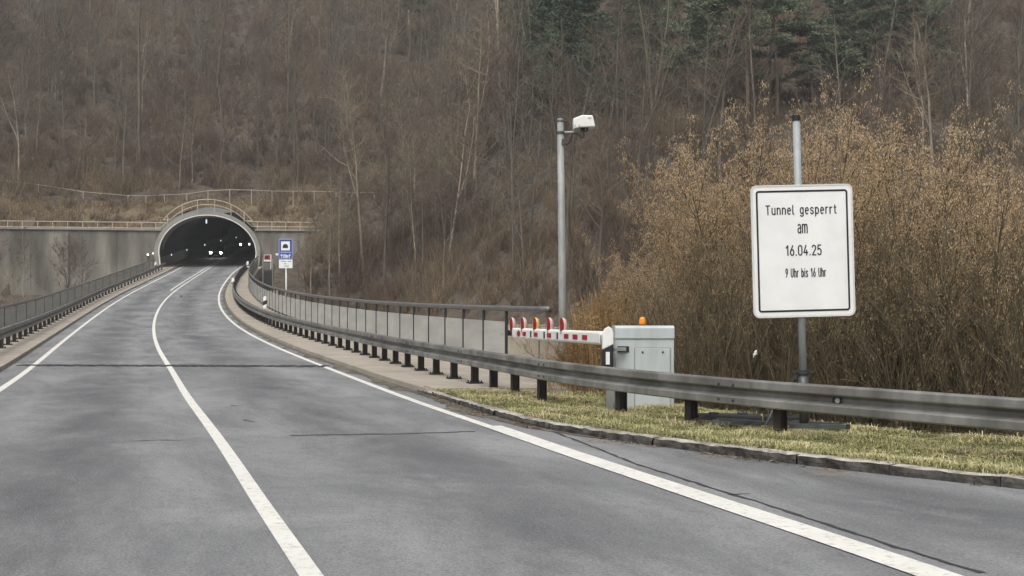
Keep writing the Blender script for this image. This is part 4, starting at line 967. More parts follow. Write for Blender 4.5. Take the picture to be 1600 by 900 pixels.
# ------------------------------------------------------------------ blue tunnel sign and the emergency cabinet
def tunnel_sign():
    y = 61.0; foot = pix(448, 492, y); foot.z = float(zroad(y))-1.2; topp = pix(446.5, 375, y)
    t = thing('tunnel_sign', 'blue tunnel sign with white plate below on a slim pole', 'road sign', foot); px = y/FPX
    b = MB(); b.tube([foot, topp], .04, 10); b.build('pole', 'white_paint', t, smooth=True)
    c = pix(446.2, 389, y-.07); ux_ = Vector((1,-.1,0)).normalized(); uy_ = Vector((0,0,1)); nrm = Vector((-.1,-1,0)).normalized()
    def panel(u0, v0, u1, v1, m, nm, dz, r=.03, th=.02, par=t):
        o = c+ux_*(((u0+u1)/2-446.2)*px)+uy_*(-((v0+v1)/2-389)*px)+nrm*dz; b = MB(); b.prism(rrect((u1-u0)*px, (v1-v0)*px, r), o-nrm*th, ux_, uy_, nrm*th); return b.build(nm, m, par)
    bl_ = panel(435.2, 373, 457.4, 405, 'sign_paleblue', 'board', 0, .06)
    panel(436.6, 374.8, 456.0, 403.6, 'sign_blue', 'blue_field', .006, .03, .004)
    panel(439, 377.2, 453.2, 391.3, 'sign_white', 'white_square', .011, .01, .004)
    b = MB(); o = c+ux_*((446.0-446.2)*px)+uy_*(-(387.6-389)*px)+nrm*.014
    r_ = 4.3*px; b.prism([(-r_,0),(r_,0)]+arcp(0, 2.2*px, r_, 4.2*px, 0, 180, 14), o-nrm*.002, ux_, uy_, nrm*.004); b.build('tunnel_symbol', 'black_paint', t)
    panel(437.6, 393, 455.2, 395.6, 'sign_paleblue', 'name_row', .011, .005, .004)
    b = MB(); lettering(b, '550m', c+uy_*(-(402.4-389)*px)+nrm*.012, ux_, uy_, nrm, 4.6*px, 8.6*px, .8*px, .2); b.build('text_line', 'sign_white', t)
    for q in (-6.6, 6.6): b = MB(); lettering(b, '^', c+ux_*(q*px)+uy_*(-(402.9-389)*px)+nrm*.012, ux_, uy_, nrm, 5.6*px, 2.4*px, 1.0*px, .2); b.build('arrow', 'sign_white', t)
    panel(435.6, 405.6, 457.2, 419, 'sign_white', 'lower_plate', 0, .02)
    b = MB()
    for u0, u1, v_ in ((439,447,408.3),(449.5,455,408.3),(443.5,447.5,412.2),(444,451.5,415.8)):
        q0 = c+ux_*((u0-446.2)*px)+uy_*(-(v_-389)*px)+nrm*.004; q1 = c+ux_*((u1-446.2)*px)+uy_*(-(v_-389)*px)+nrm*.004; b.bar(q0, q1, .004, .03)
    b.build('small_print', 'frame_steel', t)
    b = MB(); b.box(pix(433, 397.4, y), (.13,.1,.11)); b.build('side_box', 'white_paint', t)
tunnel_sign()
def emergency():
    y = 104.0; M = Matrix.Rotation(R_(12), 3, 'Z')
    a = pix(410.5, 423, y); c = pix(425.5, 446, y); base = Vector(((a.x+c.x)/2, y, float(zroad(y))-.8))
    t = thing('emergency_cabinet', 'dark grey metal cabinet on a plinth behind the bridge railing near the tunnel', 'cabinet', base)
    w_ = c.x-a.x; zt = a.z; zb = base.z
    b = MB(); b.box((base.x, y+.3, (zb+zt)/2), (w_, .6, zt-zb)); b.build('housing', 'dark_steel', t, bevel=.02)
    b = MB(); b.box((base.x+.02, y-.01, (zb+zt)/2-.05), (w_*.78, .04, zt-zb-.2)); dr = b.build('door', 'rubber', t)
    b = MB(); b.box((base.x, y+.3, zt+.04), (w_*1.08, .7, .08)); b.build('roof', 'frame_steel', t)
    for u_ in (410.8, 426): q = pix(u_, 423, y-.08); b = MB(); b.box((q.x, y-.06, (zb+zt+1.05)/2), (.08,.06,zt+1.05-zb)); b.build('frame_post', 'concrete', t)
    b = MB(); b.box((base.x, y+.4, zb-2.6), (2.0, 1.4, 5.2)); b.build('plinth', 'concrete_old', t)
    b = MB(); q = pix(418.5, 409, y-.05); b.bar(pix(412, 410, y-.05), pix(425, 410, y-.05), .05, .06); b.build('top_bar', 'frame_steel', t)
    q = pix(418.3, 403.2, y-.12); px = y/FPX
    s = thing('fire_point_sign', 'small red sign with white rim above the dark cabinet', 'sign', q)
    b = MB(); b.box(q, (11.6*px, .04, 10.6*px)); b.build('board', 'white_paint', s)
    b = MB(); b.box(q+Vector((-.03,-.025,.06)), (9.4*px, .015, 7.2*px)); b.build('red_field', 'red_paint', s)
    b = MB(); b.box(q+Vector((-.08,-.036,.08)), (4.2*px, .012, 4.0*px), Matrix.Rotation(R_(15), 3, 'Y')); b.build('symbol', 'black_paint', s)
    b = MB(); b.bar(q+Vector((.28,.03,.2)), q+Vector((.28,.03,-1.0)), .06, .06, up=(1,0,0)); b.build('post', 'white_paint', s)
emergency()
# scrap of white tissue caught in the bush
p = pix(1177, 552, 15.0); b = MB(); r = random.Random(3)
G = [[p+Vector((i*.012+r.uniform(-.008,.008), r.uniform(-.02,.02), -j*.02+i*.012+r.uniform(-.008,.008))) for i in range(5)] for j in range(4)]
b.add([q for row in G for q in row], [(j*5+i, j*5+i+1, j*5+i+6, j*5+i+5) for j in range(3) for i in range(4)]); tag(b.build('tissue', 'tissue', loc=tuple(p)), 'scrap of white tissue caught in the bush left of the sign pole', 'litter')


# ------------------------------------------------------------------ vegetation
def bake_segs(S, n=3):
    S = np.asarray(S, float); P0, P1, R0, R1 = S[:,:3], S[:,3:6], S[:,6], S[:,7]; N = len(S)
    T = P1-P0; T /= np.maximum(np.linalg.norm(T, axis=1), 1e-9)[:,None]
    A = np.where(np.abs(T[:,2:3]) < .9, np.array([[0,0,1.]]), np.array([[1.,0,0]])); U = np.cross(T, A); U /= np.linalg.norm(U, axis=1)[:,None]; W = np.cross(T, U)
    an = 2*np.pi*np.arange(n)/n; dirs = U[:,None,:]*np.cos(an)[None,:,None]+W[:,None,:]*np.sin(an)[None,:,None]
    V = np.concatenate([P0[:,None,:]+dirs*R0[:,None,None], P1[:,None,:]+dirs*R1[:,None,None]], 1).reshape(-1, 3)
    i = np.arange(N)[:,None]*2*n; j = np.arange(n)[None,:]; j2 = (j+1)%n
    F = np.stack([i+j, i+j2, i+n+j2, i+n+j], -1).reshape(-1, 4); return V, F
def rvec(r, s=1): return np.array([r.gauss(0,s), r.gauss(0,s), r.gauss(0,s)])
def nrm_(v): return v/max(1e-9, np.linalg.norm(v))
def limb(S, r, p, d, L, r0, r1, k, wob, lift=0.):
    """curved tapering limb; returns points and directions"""
    pts = [(p, d)]
    for i in range(k):
        d = nrm_(d+rvec(r, wob)+np.array([0,0,lift])); q = p+d*L/k
        a = r0+(r1-r0)*i/k; b_ = r0+(r1-r0)*(i+1)/k; S.append((*p, *q, a, b_)); p = q; pts.append((p, d))
    return pts
def gen_tree(seed, H, rad, low=.35, spread=.28, up=.75, nb=26, sub=6, tw=5, minr=.011, lean=.02, forks=0):
    r = random.Random(seed); T = []; C = []
    base = np.array([0,0,-.6]); d = nrm_(np.array([r.gauss(0,lean), r.gauss(0,lean), 1]))
    stems = [limb(T, r, base, d, H*.98, rad, rad*.12, 12, .035, .03)]
    for f in range(forks):
        i = r.randint(4, 7); p, dd = stems[0][i]; az = r.uniform(0, 6.28)
        stems.append(limb(T, r, p, nrm_(dd+.45*np.array([math.cos(az), math.sin(az), .2])), H*(1-i/12)*.95, rad*(1-i/13)*.75, rad*.1, 9, .05, .08))
    for s in stems:
        m = len(s)-1; nbs = nb if s is stems[0] else nb//2
        for b_ in range(nbs):
            f = low+(1-low)*(b_+r.random())/nbs if s is stems[0] else .25+.75*(b_+r.random())/nbs
            i = min(m-1, int(f*m)); t = f*m-i; p = s[i][0]*(1-t)+s[i+1][0]*t; az = b_*2.4+r.uniform(-.5,.5)
            L = H*spread*(1.15-f)*r.uniform(.6, 1.25)+.4; dd = nrm_(np.array([math.cos(az), math.sin(az), up*r.uniform(.4,1.4)]))
            rb = max(minr*1.2, rad*.34*(1.1-f))
            bp = limb(T if rb > .045 else C, r, p, dd, L, rb, minr, 4, .13, .07)
            for q in range(sub):
                k = r.randint(1, 4); p2, d2 = bp[k]; L2 = L*r.uniform(.25,.55)
                sp = limb(C, r, p2, nrm_(d2+rvec(r,.55)+np.array([0,0,.2])), L2, minr*1.35, minr*.8, 2, .2, .08)
                for w_ in range(tw):
                    p3, d3 = sp[r.randint(0,2)]; limb(C, r, p3, nrm_(d3+rvec(r,.6)+np.array([0,0,.15])), L2*r.uniform(.3,.7), minr*.85, minr*.45, 1, .1)
    return T, C
def mesh_segs(name, S, n, smooth=True):
    V, F = bake_segs(S, n); return mesh_np(name, V, F, smooth)
def gen_needles(r, tips, per, ln, wd, flat=.35):
    """little needle sprays scattered round points"""
    V = []; N = len(tips)*per; R = np.random.default_rng(r.randint(0, 1<<30)); T = np.repeat(np.array([t[0] for t in tips]), per, 0); D = np.repeat(np.array([t[1] for t in tips]), per, 0); sz = np.repeat(np.array([t[2] for t in tips]), per)
    c = T+R.normal(size=(N,3))*sz[:,None]*np.array([1,1,flat]); d = D+R.normal(size=(N,3))*.6; d /= np.linalg.norm(d, axis=1)[:,None]
    s = np.cross(d, R.normal(size=(N,3))); s /= np.linalg.norm(s, axis=1)[:,None]; L = ln*R.uniform(.6,1.3,N); W_ = wd*R.uniform(.7,1.3,N)
    V = np.empty((N*4,3)); V[0::4] = c-d*(L/2)[:,None]; V[1::4] = c+s*(W_/2)[:,None]; V[2::4] = c+d*(L/2)[:,None]; V[3::4] = c-s*(W_/2)[:,None]
    i = np.arange(N)*4; return V, np.c_[i, i+1, i+2, i+3]
def gen_spruce(seed, H, rad):
    r = random.Random(seed); T = []; tips = []
    s = limb(T, r, np.array([0,0,-.6]), np.array([0,0,1.]), H, rad, .03, 10, .012, .02)
    z = H*.16
    while z < H*.97:
        f = z/H; L = (1-f)**.8*H*.27+.3
        for k in range(7):
            if r.random() < .12: continue
            az = r.uniform(0, 6.28); l_ = L*r.uniform(.6,1.15); p = np.array([0,0,z]); d = nrm_(np.array([math.cos(az), math.sin(az), -.12+.35*f]))
            bp = limb(T, r, p, d, l_, .035*(1.2-f), .008, 4, .06, .03)
            for i in range(1, 5):
                for q in range(2): tips.append((bp[i][0]+rvec(r,.12)*l_*.5*np.array([1,1,.25])-np.array([0,0,.12]), bp[i][1]+np.array([0,0,-.25]), .16+.10*l_*.4))
        z += H*.032*r.uniform(.7,1.3)
    return T, gen_needles(r, tips, 44, .36, .11, .5)
def gen_pine(seed, H, rad, low=.45, w_=.2, bare=False):
    r = random.Random(seed); T = []; tips = []
    s = limb(T, r, np.array([0,0,-.6]), nrm_(np.array([r.gauss(0,.02),r.gauss(0,.02),1])), H, rad, rad*.2, 10, .03, .03)
    nb = 30
    for b_ in range(nb):
        f = low+(1-low)*(b_+r.random())/nb; i = min(9, int(f*10)); t = f*10-i; p = s[i][0]*(1-t)+s[i+1][0]*t; az = b_*2.4+r.uniform(-.6,.6)
        L = H*w_*(1.25-f)*r.uniform(.55,1.3)+.3; bp = limb(T, r, p, nrm_(np.array([math.cos(az), math.sin(az), r.uniform(-.05,.5)])), L, .06*(1.2-f), .015, 4, .12, .04)
        for i in (2,3,4):
            for q in range(4):
                d = nrm_(bp[i][1]+rvec(r,.7)); l2 = L*.28*r.random()+.15; e = bp[i][0]+d*l2; T.append((*bp[i][0], *e, .015, .008)); tips.append((e, d+np.array([0,0,.5]), .22+.06*L*.5))
        if b_ < nb*.3 and r.random() < .5: tips = tips[:-6]
    for q in range(8): tips.append((s[10][0]+rvec(r,.3), np.array([0,0,1.]), .25))
    return T, gen_needles(r, tips, 85, .34, .085, .32)

PROTO = []
def proto(name, trunk, crown, bark, cm, n=6): PROTO.append((name, mesh_segs('trunk', trunk, n), crown if not isinstance(crown, tuple) else mesh_np('crown', *crown), bark, cm))
def bare(name, bark, cm, **k):
    T, C = gen_tree(**k); PROTO.append((name, mesh_segs('trunk', T, 6), mesh_segs('crown', C, 3), bark, cm))
bare('bare_tree', 'bark', 'twigs', seed=1, H=15, rad=.17, nb=30)
bare('bare_tree', 'bark', 'twigs', seed=2, H=18, rad=.20, low=.45, nb=28, spread=.24)
bare('bare_tree', 'bark_pale', 'twigs_pale', seed=3, H=13, rad=.13, low=.3, forks=1)
bare('bare_tree', 'bark', 'twigs_purple', seed=4, H=12, rad=.12, low=.25, spread=.32, forks=2, up=1.0)
bare('bare_tree', 'bark', 'twigs', seed=5, H=20, rad=.19, low=.55, spread=.2, nb=24)
bare('young_tree', 'bark', 'twigs_purple', seed=6, H=8, rad=.07, low=.2, spread=.34, up=1.2, nb=24, forks=1)
bare('young_tree', 'bark_pale', 'twigs_pale', seed=7, H=9, rad=.075, low=.25, spread=.3, up=1.1, nb=24)
bare('bare_tree', 'bark_pale', 'twigs_pale', seed=8, H=17, rad=.22, low=.5, spread=.26, nb=22, forks=1)
NB = len(PROTO)
T, C = gen_spruce(21, 19, .2); proto('spruce_tree', T, C, 'bark', 'needles_dark')
T, C = gen_spruce(22, 15, .17); proto('spruce_tree', T, C, 'bark', 'needles_dark')
T, C = gen_pine(23, 18, .2, .45, .26); proto('pine_tree', T, C, 'bark_pine', 'needles_pine')
T, C = gen_pine(24, 15, .17, .35, .27); proto('pine_tree', T, C, 'bark_pine', 'needles_pine')
for nm, a, c, bk, cm in PROTO: a.materials.append(MATS[bk]); c.materials.append(MATS[cm])
def plant(k, x, y, label, cat, group, rz, sc, sz=1.0, tilt=(0,0), z=None):
    nm, a, c, bk, cm = PROTO[k]
    if z is None: z = float(terrain(np.array([x]), np.array([y]))[0])
    e = bpy.data.objects.new(nm, None); col.objects.link(e); e.location = (x, y, z); e.rotation_euler = (tilt[0], tilt[1], rz); e.scale = (sc, sc, sc*sz); tag(e, label, cat, group); e.empty_display_size = .2
    for n2, me in (('trunk', a), ('crown', c)):
        o = bpy.data.objects.new(n2, me); col.objects.link(o); o.parent = e
    return e
def on_hill(u_, v_, ymin=60, ymax=300):
    """where a sight line meets the hillside"""
    ys = np.arange(ymin, ymax, .5); xs = (u_-800)/FPX*ys; rz = EYE-(v_-HZ)/FPX*ys; zt = terrain(xs, ys); k = int(np.argmax(zt >= rz)); return float(xs[k]), float(ys[k]), float(zt[k])
def hides_conifer(u_, v_):
    """clearings below the tall conifers at the top right"""
    return ((838 < u_ < 962) or (1050 < u_ < 1180) or (1205 < u_ < 1345)) and 40 < v_ < 250
def allowed(x, y):
    lx = (x-PX)*rt_.x+(y-PY)*rt_.y; ly = (x-PX)*ax_.x+(y-PY)*ax_.y
    if ly < 9 and -32 < lx < 12.5: return False
    if ly < 0 and lx < 14: return False
    return True
# trees one can pick out
def special(k, u_, vb, vt, label, cat, rz=0., tilt=(0,0), group=None, wide=1.0):
    x, y, z = on_hill(u_, vb); Hp = PROTO[k][1]; hz = max(v.co.z for v in Hp.vertices); zt = EYE-(vt-HZ)/FPX*y; s = (zt-z)/hz
    return plant(k, x, y, label, cat, group, rz, s*wide, 1/wide, tilt, z)
special(8, 903, 190, -60, 'dark green spruce high on the slope above the camera mast', 'conifer', .4, wide=1.15)
special(9, 868, 150, -50, 'smaller dark spruce left of the big spruce above the camera mast', 'conifer', 1.4, wide=1.1)
special(10, 1168, 205, -60, 'tall pine with bare pale trunk rising behind the bush', 'pine', 2.0, wide=1.35)
special(11, 1272, 185, 20, 'pale green pine with layered boughs above the closure sign', 'pine', .7, wide=1.6)
special(11, 1108, 190, -10, 'dark pine left of the tall bare trunked pine', 'pine', 4.0, wide=1.5)
special(11, 1385, 150, -80, 'pine at the right above the bush, partly hidden by bare trees', 'pine', 3.0)
for u_, vb, vt, k, lb in ((1035,150,-60,10,'dark pine high on the slope left of the two big pines'), (1215,185,-90,10,'dark pine high on the slope between the tall trunked pine and the pale green pine'), (1330,130,-80,8,'dark spruce at the top right behind the pale green pine'), (1130,110,-110,8,'dark spruce at the top edge between the pines'), (985,90,-90,9,'dark spruce at the top edge right of the big spruce'), (1440,170,-40,11,'green pine at the far right above the bush'), (820,70,-100,9,'spruce at the top edge left of the big spruce'), (640,95,-80,10,'faint pine at the top edge in the middle of the slope')):
    special(k, u_, vb, vt, lb, 'conifer', u_*.7, wide=1.15)
special(7, 783, 165, -120, 'straight pale bare trunk standing on the upper slope left of the camera mast', 'tree', 1.0, wide=.8)
special(7, 569, 432, 130, 'pale bare trunk on the lower slope just right of the portal wall', 'tree', 2.5, wide=.75)
special(1, 660, 425, 190, 'bare tree on the lower slope behind the middle of the bridge railing', 'tree', .3, wide=.7)
special(2, 701, 415, 160, 'pale bare tree with crooked limbs behind the bridge railing', 'tree', 4.3)
special(6, 486, 462, 330, 'thin pale sapling right behind the blue tunnel sign', 'tree', .5)
special(6, 515, 466, 300, 'leaning pale sapling between the blue sign and the slope', 'tree', 1.9, tilt=(0,-.07))
special(6, 530, 452, 280, 'second thin sapling on the bank right of the portal wall', 'tree', 3.3)
special(4, 217, 260, -60, 'dark bare trunk at the upper left of the slope', 'tree', .8)
special(4, 452, 150, -100, 'bare trunk above the right end of the arch railing, high on the slope', 'tree', 3.8)
special(4, 335, 175, -90, 'slim bare trunk high above the tunnel arch', 'tree', 2.1)
for i, (x, y, k) in enumerate(((-43.5,117,5), (-47.5,112,6), (-52,116,3), (-45.2,104,6), (-50.5,105,5), (-56,112,2), (-41.8,108,5))):
    plant(k, x, y, 'bare sapling growing below the left bridge railing in front of the portal wall', 'tree', 'saplings in front of the left portal wall', i*1.3, .75+.05*i)
# the rest of the wood, each tree its own object
rnd = random.Random(12); placed = []
ZONES = [(lambda u_, v_: u_ < 480 and v_ > 150, 'bare winter tree on the slope just above the tunnel and its wire fence', 'bare trees above the tunnel'),
         (lambda u_, v_: u_ < 640, 'bare grey tree high on the misty slope above the tunnel', 'bare trees high on the left'),
         (lambda u_, v_: v_ > 300, 'bare brown tree low on the slope behind the bridge railing', 'bare trees behind the bridge railing'),
         (lambda u_, v_: u_ < 1000, 'bare grey brown tree on the upper slope above the bridge railing', 'bare trees on the middle slope'),
         (lambda u_, v_: True, 'bare brown tree on the slope behind and above the big bush', 'bare trees behind the bush')]
tries = 0
while len(placed) < 280 and tries < 20000:
    tries += 1
    u_ = rnd.uniform(-60, 1660); v_ = rnd.uniform(60, 470) if rnd.random() < .6 else rnd.uniform(-180, 60)
    if u_ > 950 and v_ > 330: continue
    x, y, z = on_hill(u_, v_)
    if not allowed(x, y) or hides_conifer(u_, v_) or any((x-a)**2+(y-b_)**2 < 2.6**2 for a, b_ in placed): continue
    k = rnd.choices(range(NB), (3,3,2.2,3,2,3,2,1.2))[0]
    if u_ < 520 and v_ > 130 and rnd.random() < .55: k = rnd.choice((3,5,5))
    for f, lb, g in ZONES:
        if f(u_, v_): break
    placed.append((x, y)); young = k in (5, 6)
    plant(k, x, y, ('young ' if young else '')+lb.replace(' tree', ' sapling' if young else ' tree'), 'tree', g+(' (saplings)' if young else ''), rnd.uniform(0, 6.28), rnd.uniform(.7, 1.12), rnd.uniform(.9, 1.1), (rnd.gauss(0,.035), rnd.gauss(0,.035)))
# undergrowth: one mass of leafless scrub over the whole slope
tintmat('scrub', [(0,(.06,.043,.030)),(.25,(.135,.092,.068)),(.5,(.175,.130,.083)),(.75,(.235,.175,.105)),(1,(.36,.28,.17))])
tintmat('scrub_hazed', [(0,(.047,.046,.036)),(.25,(.095,.092,.072)),(.5,(.128,.124,.093)),(.75,(.172,.165,.118)),(1,(.26,.245,.175))])  # upper slope scrub: the greying of haze is put into the colour
def undergrowth():
    r = np.random.default_rng(77); n = 20500
    u_ = r.uniform(-380, 1960, n); y = r.uniform(80, 245, n)**1.0; x = (u_-800)/FPX*y; z = terrain(x, y); v_ = HZ-(z-EYE)/y*FPX
    lx = (x-PX)*rt_.x+(y-PY)*rt_.y; ly = (x-PX)*ax_.x+(y-PY)*ax_.y
    ok = (v_ > -140) & (v_ < 495) & ~((ly < 8.5) & (lx > -32) & (lx < 10.5) & ~((ly > 2.2) & (np.abs(lx) > 5) & (r.random(len(x)) < .5))) & ~((ly < .5) & (lx < 8.6) & (lx > -8.5)) & ~((ly < .5) & (y < 100) & (lx < 16))
    x, y, z = x[ok], y[ok], z[ok]; n = len(x); lowp = (ly[ok] < .5) & (lx[ok] < 0)
    hb = np.where(r.random(n) < .55, r.uniform(.5, 1.5, n), r.uniform(1.4, 3.6, n)); m = 38
    hb = hb*np.clip(1+.4*fbm(x, y, 25, 41), .5, 1.5); hb[lowp] *= .6
    tb = np.clip(.42+.22*fbm(x, y, 30, 42)+.12*fbm(x, y, 8, 43)+.10*r.normal(size=n), .02, .98)
    bx = np.repeat(x, m); by = np.repeat(y, m); bz = np.repeat(z, m); H = np.repeat(hb, m)*r.uniform(.35, 1.1, n*m); N = n*m
    az = r.uniform(0, 6.28, N); sp = r.uniform(.05, .75, N); o = r.uniform(0, .5, N)*np.repeat(hb, m)*.7; a2 = r.uniform(0, 6.28, N)
    p0 = np.c_[bx+o*np.cos(a2), by+o*np.sin(a2), bz-.1]; st = r.random(N) < .35
    d = np.c_[np.cos(az)*sp, np.sin(az)*sp, np.ones(N)]; d /= np.linalg.norm(d, axis=1)[:,None]
    p0[~st, 2] += (H*.35*r.random(N))[~st]; p1 = p0+d*(H*.5)[:,None]; d2 = d+r.normal(size=(N,3))*.28; p2 = p1+d2*(H*.42)[:,None]
    r0 = .012+.006*np.repeat(hb, m)**.5
    S = np.concatenate([np.c_[p0, p1, r0, r0*.75], np.c_[p1, p2, r0*.75, r0*.35]])
    V, F = bake_segs(S, 3); t = np.clip(np.repeat(tb, m)+.17*r.normal(size=N), 0, 1); tt = np.repeat(np.concatenate([t, t]), 6)
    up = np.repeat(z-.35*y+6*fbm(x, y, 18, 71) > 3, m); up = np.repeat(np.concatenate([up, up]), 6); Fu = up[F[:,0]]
    for msk, mm, lb in ((~Fu, 'scrub', 'leafless brown scrub and brambles covering the lower hillside'), (Fu, 'scrub_hazed', 'leafless scrub under the trees of the upper hillside, greyed for haze')):
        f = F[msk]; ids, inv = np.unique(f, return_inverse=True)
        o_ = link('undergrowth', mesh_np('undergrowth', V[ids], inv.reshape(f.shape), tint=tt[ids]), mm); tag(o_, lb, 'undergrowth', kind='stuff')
undergrowth()
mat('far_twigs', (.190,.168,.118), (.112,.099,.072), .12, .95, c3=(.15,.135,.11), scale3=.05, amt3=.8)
def distant_wood():
    r = np.random.default_rng(5); lib = []
    for sd_ in range(6):
        T, C = gen_tree(200+sd_, 13+sd_, .11+.012*sd_, low=.22, spread=.27, nb=20, sub=5, tw=3, minr=.013, forks=sd_%2)
        lib.append((np.array(T), np.array(C)))
    out = []; n = 0
    while n < 760:
        u_ = r.uniform(-330, 1900); y = r.uniform(88, 250); x = (u_-800)/FPX*y; z = float(terrain(np.array([x]), np.array([y]))[0]); v_ = HZ-(z-EYE)/y*FPX
        if v_ < -230 or v_ > 440 or not allowed(x, y) or (v_ > 330 and u_ > 900) or hides_conifer(u_, v_): continue
        T, C = lib[r.integers(6)]; a = r.uniform(0, 6.28); s = r.uniform(.55, 1.1); M = np.array([[math.cos(a), -math.sin(a), 0], [math.sin(a), math.cos(a), 0], [0, 0, 1]]).T*s
        for S in (T, C): out.append(np.c_[S[:,:3]@M+[x, y, z], S[:,3:6]@M+[x, y, z], S[:,6:]*(s*.5+.5)])
        n += 1
    V, F = bake_segs(np.concatenate(out), 3)
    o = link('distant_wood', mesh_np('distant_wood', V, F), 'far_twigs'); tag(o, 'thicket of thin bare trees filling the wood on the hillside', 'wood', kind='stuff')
distant_wood()
# dead leaves and bleached grass on the slope and the bank above the portal
tintmat('dry_grass', [(0,(.11,.08,.045)),(.5,(.19,.14,.08)),(1,(.30,.23,.14))])
def bank_grass():
    r = np.random.default_rng(31); N = 30000; lx = r.uniform(-30, 14, N); ly = r.uniform(1.0, 8.5, N); x = PX+rt_.x*lx+ax_.x*ly; y = PY+rt_.y*lx+ax_.y*ly; z = terrain(x, y)
    k = fbm(x, y, 4, 51) > -.35; x, y, z = x[k], y[k], z[k]; N = len(x); h = r.uniform(.12, .5, N); az = r.uniform(0, 6.28, N); l_ = r.uniform(.1,.9,N)
    p1 = np.c_[x+np.cos(az)*h*l_, y+np.sin(az)*h*l_, z+h]; s = np.c_[np.ones(N)*.035, 0*x, 0*x]; V = np.empty((N*3,3)); V[0::3] = np.c_[x, y, z]-s; V[1::3] = np.c_[x, y, z]+s; V[2::3] = p1
    i = np.arange(N)*3; o = link('bank_grass', mesh_np('bank_grass', V, np.c_[i, i+1, i+2], tint=np.repeat(r.random(N), 3)), 'dry_grass'); tag(o, 'bleached grass on the bank above the tunnel portal', 'grass', kind='stuff')
bank_grass()
# the big bush: many-stemmed shrubs full of catkins
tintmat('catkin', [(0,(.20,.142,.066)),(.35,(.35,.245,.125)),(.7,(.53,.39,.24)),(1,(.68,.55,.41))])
mat('shrub_stem', (.17,.135,.078), (.085,.068,.04), 3, .9, objvar=.2)
def gen_shrub(seed, H, nst=34, thick=1.):
    r = random.Random(seed); S = []; tips = []
    for i in range(nst):
        az = i*2.4+r.uniform(-.4,.4); o = r.random()**.6; sp = .04+.58*o*r.uniform(.7,1.1); p = np.array([math.cos(az)*.35*o, math.sin(az)*.35*o, -.4])
        L = H*r.uniform(.72, 1.05)*(1-.12*o); st = limb(S, r, p, nrm_(np.array([math.cos(az)*sp, math.sin(az)*sp, 1])), L, r.uniform(.017,.034)*thick, .006*thick, 7, .05, .02)
        for k in range(2, 8):
            for q in range(3):
                p2, d2 = st[k]; l2 = H*r.uniform(.10,.24); br_ = limb(S, r, p2, nrm_(d2+rvec(r,.42)+np.array([0,0,.35])), l2, .0075, .0035, 3, .1, .06)
                for j in (1,2,3):
                    tips.append((br_[j][0], br_[j][1]))
                    for w_ in range(2):
                        t2 = limb(S, r, br_[j][0], nrm_(br_[j][1]+rvec(r,.5)+np.array([0,0,.2])), l2*r.uniform(.25,.55), .0042, .0024, 2, .12, .03); tips += [(t2[1][0], t2[1][1]), (t2[2][0], t2[2][1])]
    return S, tips
def shrub_proto(seed, H, per=5, fill=1., thick=1.):
    S, tips = gen_shrub(seed, H, thick=thick); V1, F1 = bake_segs(S, 3); R = np.random.default_rng(seed); rk = random.Random(seed); tips = [t for t in tips if rk.random() < fill*(.10+1.5*max(0, t[0][2]/H-.2))]; tips = tips+[t for t in tips if t[0][2] > .6*H and fill > .6]
    T = np.repeat(np.array([t[0] for t in tips]), per, 0); D = np.repeat(np.array([t[1] for t in tips]), per, 0); N = len(T)
    c = T+R.normal(size=(N,3))*.035; d = D*.25+R.normal(size=(N,3))*.33+np.array([0,0,-1.]); d /= np.linalg.norm(d, axis=1)[:,None]
    s = np.cross(d, R.normal(size=(N,3))); s /= np.linalg.norm(s, axis=1)[:,None]; s2 = np.cross(d, s); L = R.uniform(.02,.06,N); W_ = R.uniform(.0025,.0048,N)
    V = np.empty((N*5,3)); V[0::5] = c-d*(L/2)[:,None]; V[1::5] = c+s*W_[:,None]; V[2::5] = c+(-.5*s+.87*s2)*W_[:,None]; V[3::5] = c+(-.5*s-.87*s2)*W_[:,None]; V[4::5] = c+d*(L/2)[:,None]
    i = np.arange(N)*5; F = np.concatenate([np.c_[i, i+1, i+2], np.c_[i, i+2, i+3], np.c_[i, i+3, i+1], np.c_[i+4, i+2, i+1], np.c_[i+4, i+3, i+2], np.c_[i+4, i+1, i+3]])
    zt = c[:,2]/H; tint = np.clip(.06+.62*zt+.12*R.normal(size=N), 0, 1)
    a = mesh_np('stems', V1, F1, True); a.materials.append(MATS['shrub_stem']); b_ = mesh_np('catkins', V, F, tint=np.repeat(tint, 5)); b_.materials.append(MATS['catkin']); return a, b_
SH = [shrub_proto(61, 4.6, 8), shrub_proto(62, 4.3, 8), shrub_proto(63, 4.8, 8), shrub_proto(64, 4.4, 5, .26, 1.9), shrub_proto(65, 4.5, 5, .26, 1.9)]
